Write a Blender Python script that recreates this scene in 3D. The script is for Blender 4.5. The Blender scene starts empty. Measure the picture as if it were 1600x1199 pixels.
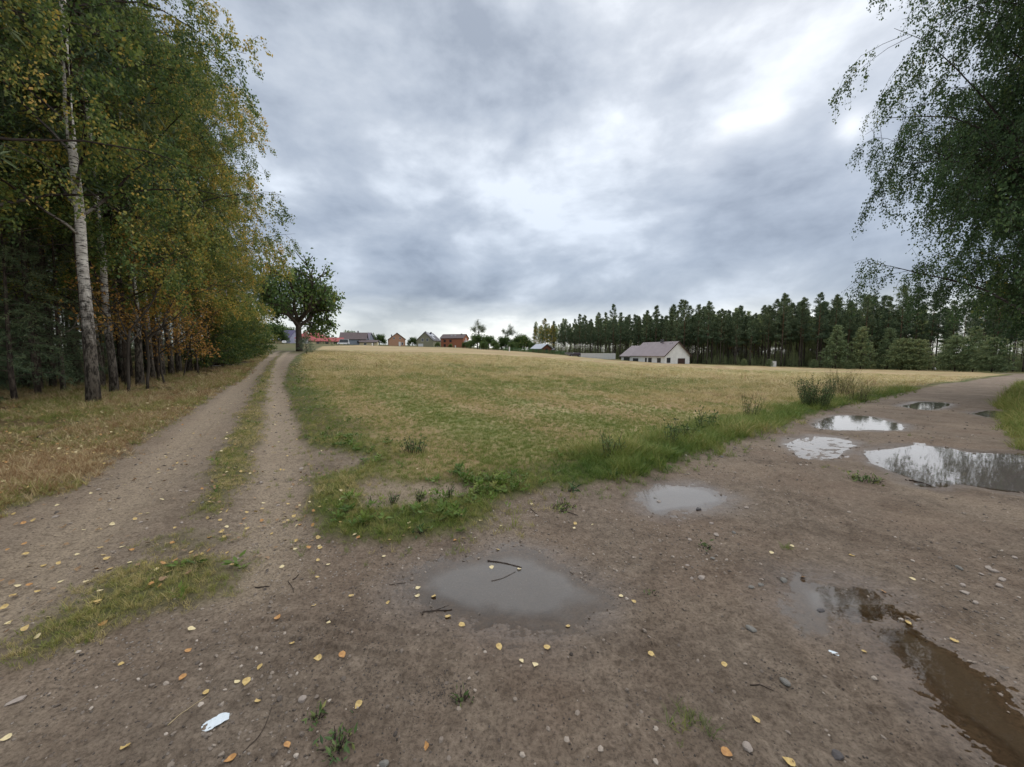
import bpy, math, random
import numpy as np
from mathutils import Vector, Matrix

rnd = random.Random(7)
R = math.radians
SC = bpy.context.scene
COL = SC.collection

# ------------------------------------------------------------------ camera, sky, sun, exposure
EYE = 1.6
FPX = 590.0                     # focal length in pixels of the 1600 px wide photograph
PITCH = math.atan(47.5 / FPX)   # the lens points slightly down
cam_d = bpy.data.cameras.new('camera')
cam_d.sensor_width = 36.0
cam_d.lens = FPX / 1600 * 36.0
cam_d.clip_start = 0.05
cam_d.clip_end = 9000
cam = bpy.data.objects.new('camera', cam_d)
COL.objects.link(cam)
cam.location = (0, 0, EYE)
cam.rotation_euler = (math.pi / 2 - PITCH, 0, 0)
SC.camera = cam

SUN_AZ, SUN_EL = 40.0, 46.0     # behind the thin bright cloud, ahead and to the right
world = bpy.data.worlds.new('World')
SC.world = world
world.use_nodes = True


class NT:
    """small helper to write node trees"""
    def __init__(self, tree):
        self.t = tree
        tree.nodes.clear()

    def n(self, typ, **kw):
        nd = self.t.nodes.new(typ)
        for k, v in kw.items():
            setattr(nd, k, v)
        return nd

    def put(self, sock, v):
        if isinstance(v, bpy.types.NodeSocket):
            self.t.links.new(v, sock)
        elif isinstance(v, (tuple, list)):
            dv = sock.default_value
            if hasattr(dv, '__len__') and len(dv) == 4 and len(v) == 3:
                v = (*v, 1)
            sock.default_value = v
        else:
            sock.default_value = v

    def math(self, op, a, b=0.0, c=None, clamp=False):
        nd = self.n('ShaderNodeMath', operation=op, use_clamp=clamp)
        self.put(nd.inputs[0], a); self.put(nd.inputs[1], b)
        if c is not None:
            self.put(nd.inputs[2], c)
        return nd.outputs[0]

    def vmath(self, op, a, b=(0, 0, 0), scale=None):
        nd = self.n('ShaderNodeVectorMath', operation=op)
        self.put(nd.inputs[0], a); self.put(nd.inputs[1], b)
        if scale is not None:
            self.put(nd.inputs['Scale'], scale)
        return nd.outputs['Value'] if op in ('DOT_PRODUCT', 'LENGTH') else nd.outputs[0]

    def noise(self, vec, scale, detail=3.0, rough=0.55, dist=0.0, color=False):
        nd = self.n('ShaderNodeTexNoise')
        self.put(nd.inputs['Vector'], vec)
        nd.inputs['Scale'].default_value = scale
        nd.inputs['Detail'].default_value = detail
        nd.inputs['Roughness'].default_value = rough
        nd.inputs['Distortion'].default_value = dist
        return nd.outputs['Color'] if color else nd.outputs[0]

    def smooth(self, x, lo, hi, a=0.0, b=1.0):
        nd = self.n('ShaderNodeMapRange', interpolation_type='SMOOTHSTEP')
        self.put(nd.inputs[0], x)
        nd.inputs[1].default_value = lo; nd.inputs[2].default_value = hi
        nd.inputs[3].default_value = a; nd.inputs[4].default_value = b
        return nd.outputs[0]

    def mix(self, f, a, b, blend='MIX'):
        nd = self.n('ShaderNodeMix', data_type='RGBA', blend_type=blend)
        self.put(nd.inputs[0], f); self.put(nd.inputs[6], a); self.put(nd.inputs[7], b)
        return nd.outputs[2]

    def ramp(self, f, stops):
        nd = self.n('ShaderNodeValToRGB')
        el = nd.color_ramp.elements
        while len(el) < len(stops):
            el.new(0.5)
        for e, (p, c) in zip(el, stops):
            e.position = p
            e.color = (*c, 1) if len(c) == 3 else c
        self.put(nd.inputs[0], f)
        return nd.outputs[0]

    def sep(self, v):
        nd = self.n('ShaderNodeSeparateXYZ'); self.put(nd.inputs[0], v)
        return nd.outputs

    def comb(self, x, y, z):
        nd = self.n('ShaderNodeCombineXYZ')
        self.put(nd.inputs[0], x); self.put(nd.inputs[1], y); self.put(nd.inputs[2], z)
        return nd.outputs[0]


def pix_dir(px, py):
    cx = (px - 800.0) / FPX
    cy = -(py - 599.5) / FPX
    f = np.array([0, math.cos(PITCH), -math.sin(PITCH)])
    u = np.array([0, math.sin(PITCH), math.cos(PITCH)])
    d = f + cx * np.array([1.0, 0, 0]) + cy * u
    return d / np.linalg.norm(d)


def build_world():
    w = NT(world.node_tree)
    out = w.n('ShaderNodeOutputWorld')
    bg = w.n('ShaderNodeBackground')
    sky = w.n('ShaderNodeTexSky', sky_type='NISHITA')
    sky.sun_disc = False
    sky.sun_elevation = R(SUN_EL)
    sky.sun_rotation = R(SUN_AZ)
    d = w.n('ShaderNodeTexCoord').outputs['Generated']
    x, y, z = w.sep(d)
    zz = w.math('ADD', w.math('MAXIMUM', z, 0.0), 0.30)
    p = w.comb(w.math('DIVIDE', x, zz), w.math('DIVIDE', y, zz), 0.0)
    warp = w.vmath('SCALE', w.vmath('SUBTRACT', w.noise(p, 1.1, 1.5, color=True), (0.5, 0.5, 0.5)), scale=0.9)
    pw = w.vmath('ADD', p, warp)
    dw = w.vmath('ADD', w.vmath('MULTIPLY', d, (1, 1, 1.9)), w.vmath('SCALE', warp, scale=.22))
    big = w.noise(w.vmath('ADD', dw, (3.1, 7.4, 1.7)), 1.9, 4, 0.52)
    mid = w.noise(w.vmath('ADD', pw, (11.0, 2.7, 0)), 1.6, 4, 0.5)
    fine = w.noise(w.vmath('ADD', dw, (.4, 5.2, 2.2)), 5.2, 5, 0.57)
    c = w.math('ADD', w.math('MULTIPLY', big, 0.42), w.math('ADD', w.math('MULTIPLY', mid, 0.22), w.math('MULTIPLY', fine, 0.36)))
    # overcast deck: pale at the horizon, a dark belt above it, lighter overhead
    el = w.math('ADD', z, w.math('MULTIPLY', w.math('SUBTRACT', big, 0.5), 0.10))
    grad = w.ramp(el, [(0.0, (.56, .585, .58)), (0.06, (.48, .51, .525)), (0.13, (.245, .283, .345)), (0.21, (.248, .290, .358)),
                       (0.36, (.280, .322, .388)), (0.62, (.350, .388, .445)), (1.0, (.57, .60, .65))])
    shade = w.ramp(c, [(0.385, (.60, .63, .68)), (0.455, (.86, .88, .91)), (0.51, (1.06, 1.06, 1.06)), (0.60, (1.6, 1.56, 1.50))])
    deck = w.mix(1.0, grad, shade, 'MULTIPLY')
    # thin places in the deck where the hidden sun shines through
    gl = None
    for (px, py, k, amp) in ((1130, 202, 3500, .12), (1160, 194, 3500, .10), (1190, 186, 3500, .10), (1218, 178, 3500, .09), (1332, 195, 4000, .16), (1100, 245, 900, .05), (1010, 215, 600, .04)):
        g = tuple(pix_dir(px, py))
        dt = w.math('MAXIMUM', w.vmath('DOT_PRODUCT', d, g), 0.0)
        t = w.math('MULTIPLY', w.math('POWER', dt, float(k)), amp)
        gl = t if gl is None else w.math('ADD', gl, t)
    gl = w.math('MULTIPLY', gl, w.smooth(mid, 0.36, 0.58, 0.55, 1.5))
    deck = w.mix(1.0, deck, w.mix(gl, (0, 0, 0), (1.0, 0.985, 0.95)), 'ADD')
    deck = w.vmath('MULTIPLY', deck, (10.3, 10.0, 9.6))
    # a little of the clear sky's blue comes through the deck
    col = w.mix(0.93, sky.outputs[0], deck)
    w.put(bg.inputs[0], col)
    bg.inputs[1].default_value = 0.1
    w.t.links.new(bg.outputs[0], out.inputs[0])


build_world()
sun_d = bpy.data.lights.new('sun', 'SUN')
sun_d.energy = 1.3
sun_d.angle = R(160)       # thick cloud: the sun is only a broad soft glow
sun_d.color = (1.0, 0.96, 0.90)
sun = bpy.data.objects.new('sun', sun_d)
COL.objects.link(sun)
sd_ = Vector((math.sin(R(SUN_AZ)) * math.cos(R(SUN_EL)), math.cos(R(SUN_AZ)) * math.cos(R(SUN_EL)), math.sin(R(SUN_EL))))
sun.rotation_euler = sd_.to_track_quat('Z', 'Y').to_euler()
sun.location = (60, 80, 90)
vs = SC.view_settings
vs.view_transform = 'Standard'
vs.look = 'None'
vs.exposure = 0.86
vs.gamma = 1.0
vs.use_curve_mapping = False
SC.cycles.max_bounces = 8
SC.cycles.transparent_max_bounces = 12

# ------------------------------------------------------------------ numpy helpers
def smoothstep(a, b, x):
    t = np.clip((x - a) / (b - a), 0, 1)
    return t * t * (3 - 2 * t)


def _hash(ix, iy, seed):
    h = (ix.astype(np.int64) * 374761393 + iy.astype(np.int64) * 668265263 + seed * 1442695041) & 0xFFFFFFFF
    h = ((h ^ (h >> 13)) * 1274126177) & 0xFFFFFFFF
    h = h ^ (h >> 16)
    return (h & 0xFFFF) / 65535.0


def vnoise(x, y, scale, seed=0):
    """value noise, -1..1; scale = cells per metre"""
    x = x * scale; y = y * scale
    ix = np.floor(x); iy = np.floor(y)
    fx = x - ix; fy = y - iy
    fx = fx * fx * (3 - 2 * fx); fy = fy * fy * (3 - 2 * fy)
    a = _hash(ix, iy, seed); b = _hash(ix + 1, iy, seed)
    c = _hash(ix, iy + 1, seed); d = _hash(ix + 1, iy + 1, seed)
    return ((a * (1 - fx) + b * fx) * (1 - fy) + (c * (1 - fx) + d * fx) * fy) * 2 - 1


def fbm(x, y, scale, seed=0, oct=3):
    v = 0; a = 1.0; s = 0
    for i in range(oct):
        v = v + a * vnoise(x + 17.3 * i, y - 9.1 * i, scale * 2 ** i, seed + i)
        s += a; a *= 0.5
    return v / s


# ------------------------------------------------------------------ the lie of the land
_AZ = np.array([-180, -90, -62, -50, -42, -34, -29.4, -17, -7.7, 4.4, 12.4, 20.4, 30, 40.3, 52, 65, 90, 180.0])
_SL = np.array([0, 0, 0.002, .008, .018, .029, .032, .0262, .0227, .0125, -.002, -.0115, -.017, -.020, -.020, -.018, -.012, 0])
_azf = np.linspace(-180, 180, 721)
_slf = np.interp(_azf, _AZ, _SL)
_k = np.exp(-0.5 * (np.arange(-16, 17) / 6.0) ** 2); _k /= _k.sum()
_slf = np.convolve(np.pad(_slf, 16, mode='edge'), _k, mode='valid')


def h_macro(x, y):
    x = np.asarray(x, float); y = np.asarray(y, float)
    r = np.hypot(x, y)
    az = np.degrees(np.arctan2(x, y))
    g = np.sqrt(np.minimum(r, 330) ** 2 + 64) - 8
    h = np.interp(az, _azf, _slf) * g
    far = smoothstep(8, 40, r)
    h = h + far * (0.10 * vnoise(x, y, 0.07, 5) + 0.05 * vnoise(x, y, 0.2, 6))
    return h


def ground_pt(px, py):
    """where the line of sight through a photograph pixel meets the land"""
    d = pix_dir(px, py)
    t = np.concatenate([np.linspace(0.5, 30, 1200), np.geomspace(30.05, 500, 2500)])
    P = np.array([0, 0, EYE]) + t[:, None] * d
    below = P[:, 2] < h_macro(P[:, 0], P[:, 1])
    i = int(np.argmax(below)) if below.any() else len(t) - 1
    return P[i, 0], P[i, 1]


def ground_pts(pts):
    return np.array([ground_pt(*p) for p in pts])


def at_depth(px, Z):
    return (px - 800.0) / FPX * Z, Z


def poly_sd(x, y, poly):
    """signed distance, positive inside"""
    poly = np.asarray(poly, float)
    d2 = np.full(x.shape, 1e18)
    inside = np.zeros(x.shape, bool)
    n = len(poly)
    for i in range(n):
        ax, ay = poly[i]; bx, by = poly[(i + 1) % n]
        ex, ey = bx - ax, by - ay
        L = ex * ex + ey * ey + 1e-12
        t = np.clip(((x - ax) * ex + (y - ay) * ey) / L, 0, 1)
        dx = x - (ax + t * ex); dy = y - (ay + t * ey)
        d2 = np.minimum(d2, dx * dx + dy * dy)
        cond = ((ay > y) != (by > y))
        with np.errstate(divide='ignore', invalid='ignore'):
            xi = ax + (y - ay) / (by - ay if by != ay else 1e-12) * ex
        inside ^= cond & (x < xi)
    d = np.sqrt(d2)
    return np.where(inside, d, -d)


def line_d(x, y, pts):
    """distance to a polyline and arc length along it, and side sign"""
    pts = np.asarray(pts, float)
    best = np.full(x.shape, 1e18); arc = np.zeros(x.shape); side = np.zeros(x.shape)
    s0 = 0.0
    for (ax, ay), (bx, by) in zip(pts[:-1], pts[1:]):
        ex, ey = bx - ax, by - ay
        L = math.hypot(ex, ey) + 1e-9
        t = np.clip(((x - ax) * ex + (y - ay) * ey) / L / L, 0, 1)
        dx = x - (ax + t * ex); dy = y - (ay + t * ey)
        d2 = dx * dx + dy * dy
        m = d2 < best
        best = np.where(m, d2, best); arc = np.where(m, s0 + t * L, arc)
        side = np.where(m, np.sign(ex * dy - ey * dx), side)
        s0 += L
    return np.sqrt(best), arc, side


def spline(pts, n=8):
    """Catmull-Rom through 2-D points"""
    p = np.asarray(pts, float)
    q = np.vstack([2 * p[0] - p[1], p, 2 * p[-1] - p[-2]])
    out = []
    for i in range(1, len(q) - 2):
        for k in range(n):
            t = k / n
            out.append(0.5 * (2 * q[i] + (q[i + 1] - q[i - 1]) * t + (2 * q[i - 1] - 5 * q[i] + 4 * q[i + 1] - q[i + 2]) * t * t
                              + (3 * q[i] - q[i - 1] - 3 * q[i + 1] + q[i + 2]) * t ** 3))
    out.append(q[-2])
    return np.array(out)


# outlines measured on the photograph, carried to the ground
FIELD = np.vstack([ground_pts([(462, 556), (447, 575), (441, 600), (452, 640), (470, 676), (492, 715), (486, 760), (478, 800), (492, 842), (560, 856),
                               (640, 848), (720, 833), (782, 814), (795, 786), (850, 770), (950, 758), (1040, 734), (1092, 711), (1160, 688),
                               (1220, 667), (1280, 645), (1350, 629), (1450, 606), (1520, 595)]),
                   [at_depth(1590, 62), at_depth(1500, 90), at_depth(1300, 104), at_depth(1080, 112), at_depth(960, 122), at_depth(880, 134),
                    at_depth(740, 190), at_depth(560, 178), at_depth(500, 120)]])
BARE = [ground_pts([(560, 762), (600, 752), (690, 756), (745, 766), (735, 780), (660, 792), (590, 795), (555, 782)]),
        ground_pts([(470, 705), (520, 702), (575, 715), (560, 735), (520, 748), (480, 742)])]
STRIP = [ground_pts([(444, 550), (434, 560), (427, 575), (420, 600), (414, 640), (404, 690), (388, 735), (352, 800), (312, 800), (330, 735), (362, 675), (388, 628), (406, 590), (422, 566), (438, 552)]),
         ground_pts([(372, 884), (352, 915), (250, 948), (150, 985), (30, 1040), (0, 1030), (70, 970), (150, 915), (230, 885), (310, 868)]),
         ground_pts([(250, 855), (300, 835), (345, 842), (300, 862)])]
FOREST = np.vstack([ground_pts([(-60, 835), (0, 803), (100, 768), (200, 708), (270, 662), (330, 622), (380, 592), (405, 568), (420, 556)]),
                    [at_depth(432, 110), at_depth(425, 200), (-140, 230), (-200, 60), (-120, -40), (-12, -9), (-7.5, 0.5)]])
VERGE = np.vstack([ground_pts([(1592, 600), (1560, 636), (1572, 668), (1585, 700), (1640, 722)]), [(14, 4.0), (26, -6), (60, 10), (60, 30)]])
WHEEL_L = spline(ground_pts([(-70, 985), (20, 920), (120, 840), (200, 775), (270, 710), (325, 655), (362, 618), (388, 588), (408, 568), (424, 556), (437, 549)]))
WHEEL_R = spline(ground_pts([(400, 905), (425, 830), (430, 770), (438, 705), (438, 655), (430, 615), (428, 588), (433, 568), (443, 556), (452, 549)]))
PUDDLES = [
    ('P1', [(640, 925), (665, 898), (705, 880), (770, 867), (822, 866), (862, 880), (908, 900), (938, 926), (915, 955), (862, 975), (790, 980), (735, 966), (680, 950)], .016),
    ('P2', [(1004, 772), (1030, 758), (1090, 760), (1120, 770), (1125, 785), (1080, 798), (1020, 801)], .03),
    ('P3', [(1278, 662), (1300, 652), (1352, 652), (1412, 665), (1400, 671), (1340, 670), (1290, 668)], .03),
    ('P4', [(1356, 704), (1440, 697), (1520, 709), (1600, 711), (1680, 722), (1680, 765), (1590, 767), (1500, 753), (1440, 756), (1400, 737), (1362, 720)], .04),
    ('P5', [(1236, 690), (1280, 683), (1335, 693), (1292, 713), (1248, 706)], .0),
    ('P6', [(1238, 914), (1262, 908), (1330, 920), (1362, 922), (1378, 955), (1345, 962), (1322, 955), (1282, 974), (1248, 946)], .015),
    ('P7', [(1378, 982), (1420, 984), (1500, 1038), (1600, 1126), (1680, 1200), (1640, 1215), (1520, 1132), (1422, 1052)], .04),
    ('P8', [(1408, 634), (1440, 629), (1482, 632), (1452, 639)], .03),
    ('P9', [(1518, 646), (1550, 643), (1602, 650), (1590, 657)], .03)]
PUD = []
for nm, pl, dep in PUDDLES:
    g = spline(np.vstack([ground_pts(pl), ground_pts(pl[:1])]), 5)[:-1]
    lev = float(h_macro(g[:, 0], g[:, 1]).mean()) - 0.012
    PUD.append((nm, g, dep, lev))
# tyre marks: (centre line, half width, number of grooves, depth, lugs)
RUTS = [
    (spline(ground_pts([(400, 985), (480, 986), (560, 999), (700, 1011), (850, 1011), (1000, 995), (1150, 962), (1230, 930)])), .085, 3, .0065, False),
    (spline(ground_pts([(560, 960), (640, 1000), (760, 1022), (900, 1020), (1060, 990)])), .055, 2, .005, False),
    (spline(ground_pts([(1250, 690), (1262, 740), (1290, 800), (1350, 880), (1440, 980), (1560, 1080), (1640, 1140)])), .10, 5, .010, True),
    (spline(ground_pts([(1180, 700), (1210, 760), (1230, 840), (1240, 930), (1290, 1020), (1420, 1150), (1500, 1240)])), .10, 5, .011, True),
    (spline(ground_pts([(1330, 650), (1420, 680), (1480, 780), (1540, 840), (1680, 930)])), .09, 4, .008, True),
    (spline(ground_pts([(1600, 607), (1480, 650), (1300, 730), (1200, 830), (1120, 920), (900, 1060)])), .10, 4, .006, True),
    (spline(ground_pts([(1560, 600), (1440, 650), (1240, 720), (1000, 850), (820, 1000), (600, 1150)])), .10, 4, .005, True),
    (spline(ground_pts([(60, 900), (160, 830), (250, 745), (325, 660)])), .09, 4, .005, True),
]


def rows(x, y):
    """tractor passes across the field, 0..1: along the track on its side, across the slope elsewhere"""
    d, arc, _ = line_d(x, y, WHEEL_R[::4])
    v = -.35 * x + .94 * y + 1.5 * vnoise(x, y, .03, 301)
    a = .5 + .5 * np.sin(d * 2 * np.pi / 2.9 + 1.2 * vnoise(x, y, .08, 302))
    b = .5 + .5 * np.sin(v * 2 * np.pi / 3.3)
    k = smoothstep(26, 12, d)
    r_ = a * k + b * (1 - k)
    return np.clip(.5 + (r_ - .5) * (.55 + .45 * fbm(x, y, .12, 303)) + .28 * fbm(x, y, .35, 304), 0, 1)


def in_box(x, y, pts, pad):
    lo = pts.min(0) - pad; hi = pts.max(0) + pad
    return np.where((x > lo[0]) & (x < hi[0]) & (y > lo[1]) & (y < hi[1]))[0]


def masks(x, y):
    """what covers the ground at a point"""
    x = np.asarray(x, float).ravel(); y = np.asarray(y, float).ravel()
    r = np.hypot(x, y)
    wx = x + 0.13 * fbm(x, y, 1.6, 11) * np.minimum(1, r / 5) + .05 * fbm(x, y, 7, 12)
    wy = y + 0.13 * fbm(x, y, 1.6, 13) * np.minimum(1, r / 5) + .05 * fbm(x, y, 7, 14)
    m = {}
    sdA = poly_sd(wx, wy, FIELD)
    ed = fbm(x, y, 3.0, 21)
    gA = smoothstep(-.06, .20, sdA + .07 * ed)
    for b in BARE:
        i = in_box(x, y, b, .6)
        if len(i):
            gA[i] *= 1 - 0.92 * smoothstep(-.14, .12, poly_sd(wx[i], wy[i], b) + .09 * ed[i])
    gB = np.zeros_like(x)
    for k, b in enumerate(STRIP):
        i = in_box(x, y, b, .6)
        if len(i):
            gB[i] = np.maximum(gB[i], (0.9, .85, .5)[k] * smoothstep(-.16, .22, poly_sd(wx[i], wy[i], b) + .14 * ed[i]))
    sdC = poly_sd(wx, wy, FOREST)
    gC = smoothstep(-.15, .35, sdC + .12 * ed)
    sdD = poly_sd(wx, wy, VERGE)
    gD = smoothstep(-.15, .4, sdD + .12 * ed)
    m['sdA'], m['sdC'], m['sdD'] = sdA, sdC, sdD
    m['gA'], m['gB'], m['gC'], m['gD'] = gA, gB, gC, gD
    m['grass'] = np.maximum(np.maximum(gA, gB), np.maximum(gC, gD))
    m['field'] = gA * smoothstep(.5, 1.5, sdA + .45 * fbm(x, y, .9, 31))
    m['forest'] = smoothstep(.9, 2.4, sdC + .6 * fbm(x, y, .7, 33))
    wet = np.zeros_like(x); pud = np.full_like(x, -9.0)
    for nm, g, dep, lev in PUD:
        i = in_box(x, y, g, 1.0)
        if len(i):
            sd = poly_sd(x[i] + .10 * fbm(x[i], y[i], 3.4, 41, 4), y[i] + .10 * fbm(x[i], y[i], 3.4, 42, 4), g)
            pud[i] = np.maximum(pud[i], sd)
            wet[i] = np.maximum(wet[i], smoothstep(-.38, .0, sd + .10 * ed[i]))
    m['wet'] = wet * (1 - m['grass'])
    m['pud'] = pud
    dl = line_d(x, y, WHEEL_L)[0]; dr = line_d(x, y, WHEEL_R)[0]
    az_ = np.degrees(np.arctan2(x, y))
    beyond = np.where((az_ > 38) & (az_ < 75), smoothstep(105, 125, r), smoothstep(52, 66, r))
    m['wheel'] = np.maximum(np.exp(-(dl / .34) ** 2), np.exp(-(dr / .30) ** 2))
    m['grass'] = np.maximum(m['grass'], beyond * (1 - m['wheel']))       # turf again where the measured roads end
    return m


def ground_h(x, y, m=None):
    shape = np.shape(x)
    x = np.asarray(x, float).ravel(); y = np.asarray(y, float).ravel()
    if m is None:
        m = masks(x, y)
    h = h_macro(x, y)
    r = np.hypot(x, y)
    near = 1 - smoothstep(9, 26, r)
    dirt = 1 - m['grass']
    h = h + near * (.012 * fbm(x, y, .8, 51) + .007 * fbm(x, y, 3.1, 52)) * (1 - .4 * m['grass'])
    fine = 1 - smoothstep(5, 9, r)
    h = h + fine * dirt * (.0065 * fbm(x, y, 11, 53) + .0042 * vnoise(x, y, 48, 55) + .0022 * vnoise(x, y, 95, 56))
    h = h + .045 * m['gA'] * near + .03 * m['gB'] + .05 * m['gC'] * near + .05 * m['gD']
    h = h - .045 * m['wheel'] * (1 - smoothstep(40, 70, r))
    for pts, hw, ng, dep, lug in RUTS:
        i = in_box(x, y, pts, .4)
        if not len(i):
            continue
        d, arc, side = line_d(x[i], y[i], pts)
        u = d * side
        keep = smoothstep(-.6, .05, fbm(x[i], y[i], 1.1, 61 + ng) + .1)
        prof = np.zeros_like(u)
        if lug:
            inside = smoothstep(hw + .03, hw - .02, d)
            lugs = 0.5 + 0.5 * np.sin(arc * 2 * np.pi / .085 + side * u * 35)
            ribs = 0.5 + 0.5 * np.cos(u / hw * np.pi * (ng - 1) / 1.0)
            prof = inside * (-.45 - .55 * smoothstep(.4, .7, lugs) * ribs) + .5 * np.exp(-((d - hw - .035) / .025) ** 2)
        else:
            for k in range(ng):
                c = (k - (ng - 1) / 2) * hw * 2 / max(1, ng - 1)
                w_ = .013
                lug_ = .85 + .15 * np.sin(arc * 2 * np.pi / .03)
                prof -= np.exp(-((u - c) / w_) ** 2) * lug_
                prof += .4 * np.exp(-((u - c - .028) / .015) ** 2)
        h[i] += 2.3 * prof * dep * keep * dirt[i] * (1 - .7 * m['wet'][i])
    best = np.full(len(x), -9.0); tgt_ = np.zeros(len(x))
    for nm, g, dep, lev in PUD:
        i = in_box(x, y, g, .8)
        if not len(i):
            continue
        sd = poly_sd(x[i] + .10 * fbm(x[i], y[i], 3.4, 41, 4), y[i] + .10 * fbm(x[i], y[i], 3.4, 42, 4), g)
        lump = .006 * fbm(x[i], y[i], 9, 71) + .0045 * vnoise(x[i], y[i], 28, 72)
        if dep < .005:                                       # only a broken film of water
            lump = lump * 2.6 + .004 * vnoise(x[i] + .5 * y[i], y[i] * 2.5, 5, 73)
        bed = lev - dep * smoothstep(0, .20, sd) + lump * (0.35 + .4 * smoothstep(0.1, -.1, sd)) - .002
        rim = lev + .05 * np.maximum(-sd, 0) + .80 * (h[i] - h_macro(x[i], y[i])) + lump * .4
        tgt = np.where(sd > 0, bed, np.maximum(rim, lev - .004))
        k = sd > best[i]
        best[i[k]] = sd[k]; tgt_[i[k]] = tgt[k]
    w_ = smoothstep(-.55, -.08, best)
    h = h * (1 - w_) + tgt_ * w_
    return h.reshape(shape)


def gz(x, y):
    return float(ground_h(np.array([x]), np.array([y]))[0])

# ------------------------------------------------------------------ objects and meshes
def tag(o, label=None, cat=None, group=None, kind=None):
    if label: o['label'] = label
    if cat: o['category'] = cat
    if group: o['group'] = group
    if kind: o['kind'] = kind
    return o


def empty(name, loc=(0, 0, 0), rz=0.0, scale=1.0):
    o = bpy.data.objects.new(name, None)
    COL.objects.link(o)
    o.location = loc; o.rotation_euler = (0, 0, rz); o.scale = (scale,) * 3
    return o


def link(name, mesh, parent=None, loc=None, link_=True):
    o = bpy.data.objects.new(name, mesh)
    if link_:
        COL.objects.link(o)
    if parent is not None:
        o.parent = parent
    if loc is not None:
        o.location = loc
    return o


def raw_mesh(name, V, quads=None, tris=None, mat=None, smooth=False, attrs=None, qmat=None, tmat=None):
    me = bpy.data.meshes.new(name)
    V = np.asarray(V, np.float32)
    quads = np.zeros((0, 4), np.int32) if quads is None else np.asarray(quads, np.int32).reshape(-1, 4)
    tris = np.zeros((0, 3), np.int32) if tris is None else np.asarray(tris, np.int32).reshape(-1, 3)
    nq, nt = len(quads), len(tris)
    me.vertices.add(len(V)); me.vertices.foreach_set('co', V.ravel())
    me.loops.add(nq * 4 + nt * 3)
    me.loops.foreach_set('vertex_index', np.concatenate([quads.ravel(), tris.ravel()]).astype(np.int32))
    me.polygons.add(nq + nt)
    st = np.concatenate([np.arange(nq) * 4, nq * 4 + np.arange(nt) * 3]).astype(np.int32)
    me.polygons.foreach_set('loop_start', st)
    me.polygons.foreach_set('use_smooth', np.full(nq + nt, bool(smooth)))
    mats = mat if isinstance(mat, (list, tuple)) else ([mat] if mat else [])
    for m in mats:
        me.materials.append(m)
    if qmat is not None or tmat is not None:
        mi = np.concatenate([np.zeros(nq, np.int32) if qmat is None else np.asarray(qmat, np.int32), np.zeros(nt, np.int32) if tmat is None else np.asarray(tmat, np.int32)])
        me.polygons.foreach_set('material_index', mi)
    for k, a in (attrs or {}).items():
        a = np.asarray(a, np.float32)
        if a.ndim == 1:
            at = me.attributes.new(k, 'FLOAT', 'POINT'); at.data.foreach_set('value', a)
        elif a.shape[1] == 3:
            at = me.attributes.new(k, 'FLOAT_VECTOR', 'POINT'); at.data.foreach_set('vector', a.ravel())
        else:
            at = me.attributes.new(k, 'FLOAT_COLOR', 'POINT'); at.data.foreach_set('color', a.ravel())
    me.update(calc_edges=True)
    return me


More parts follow.
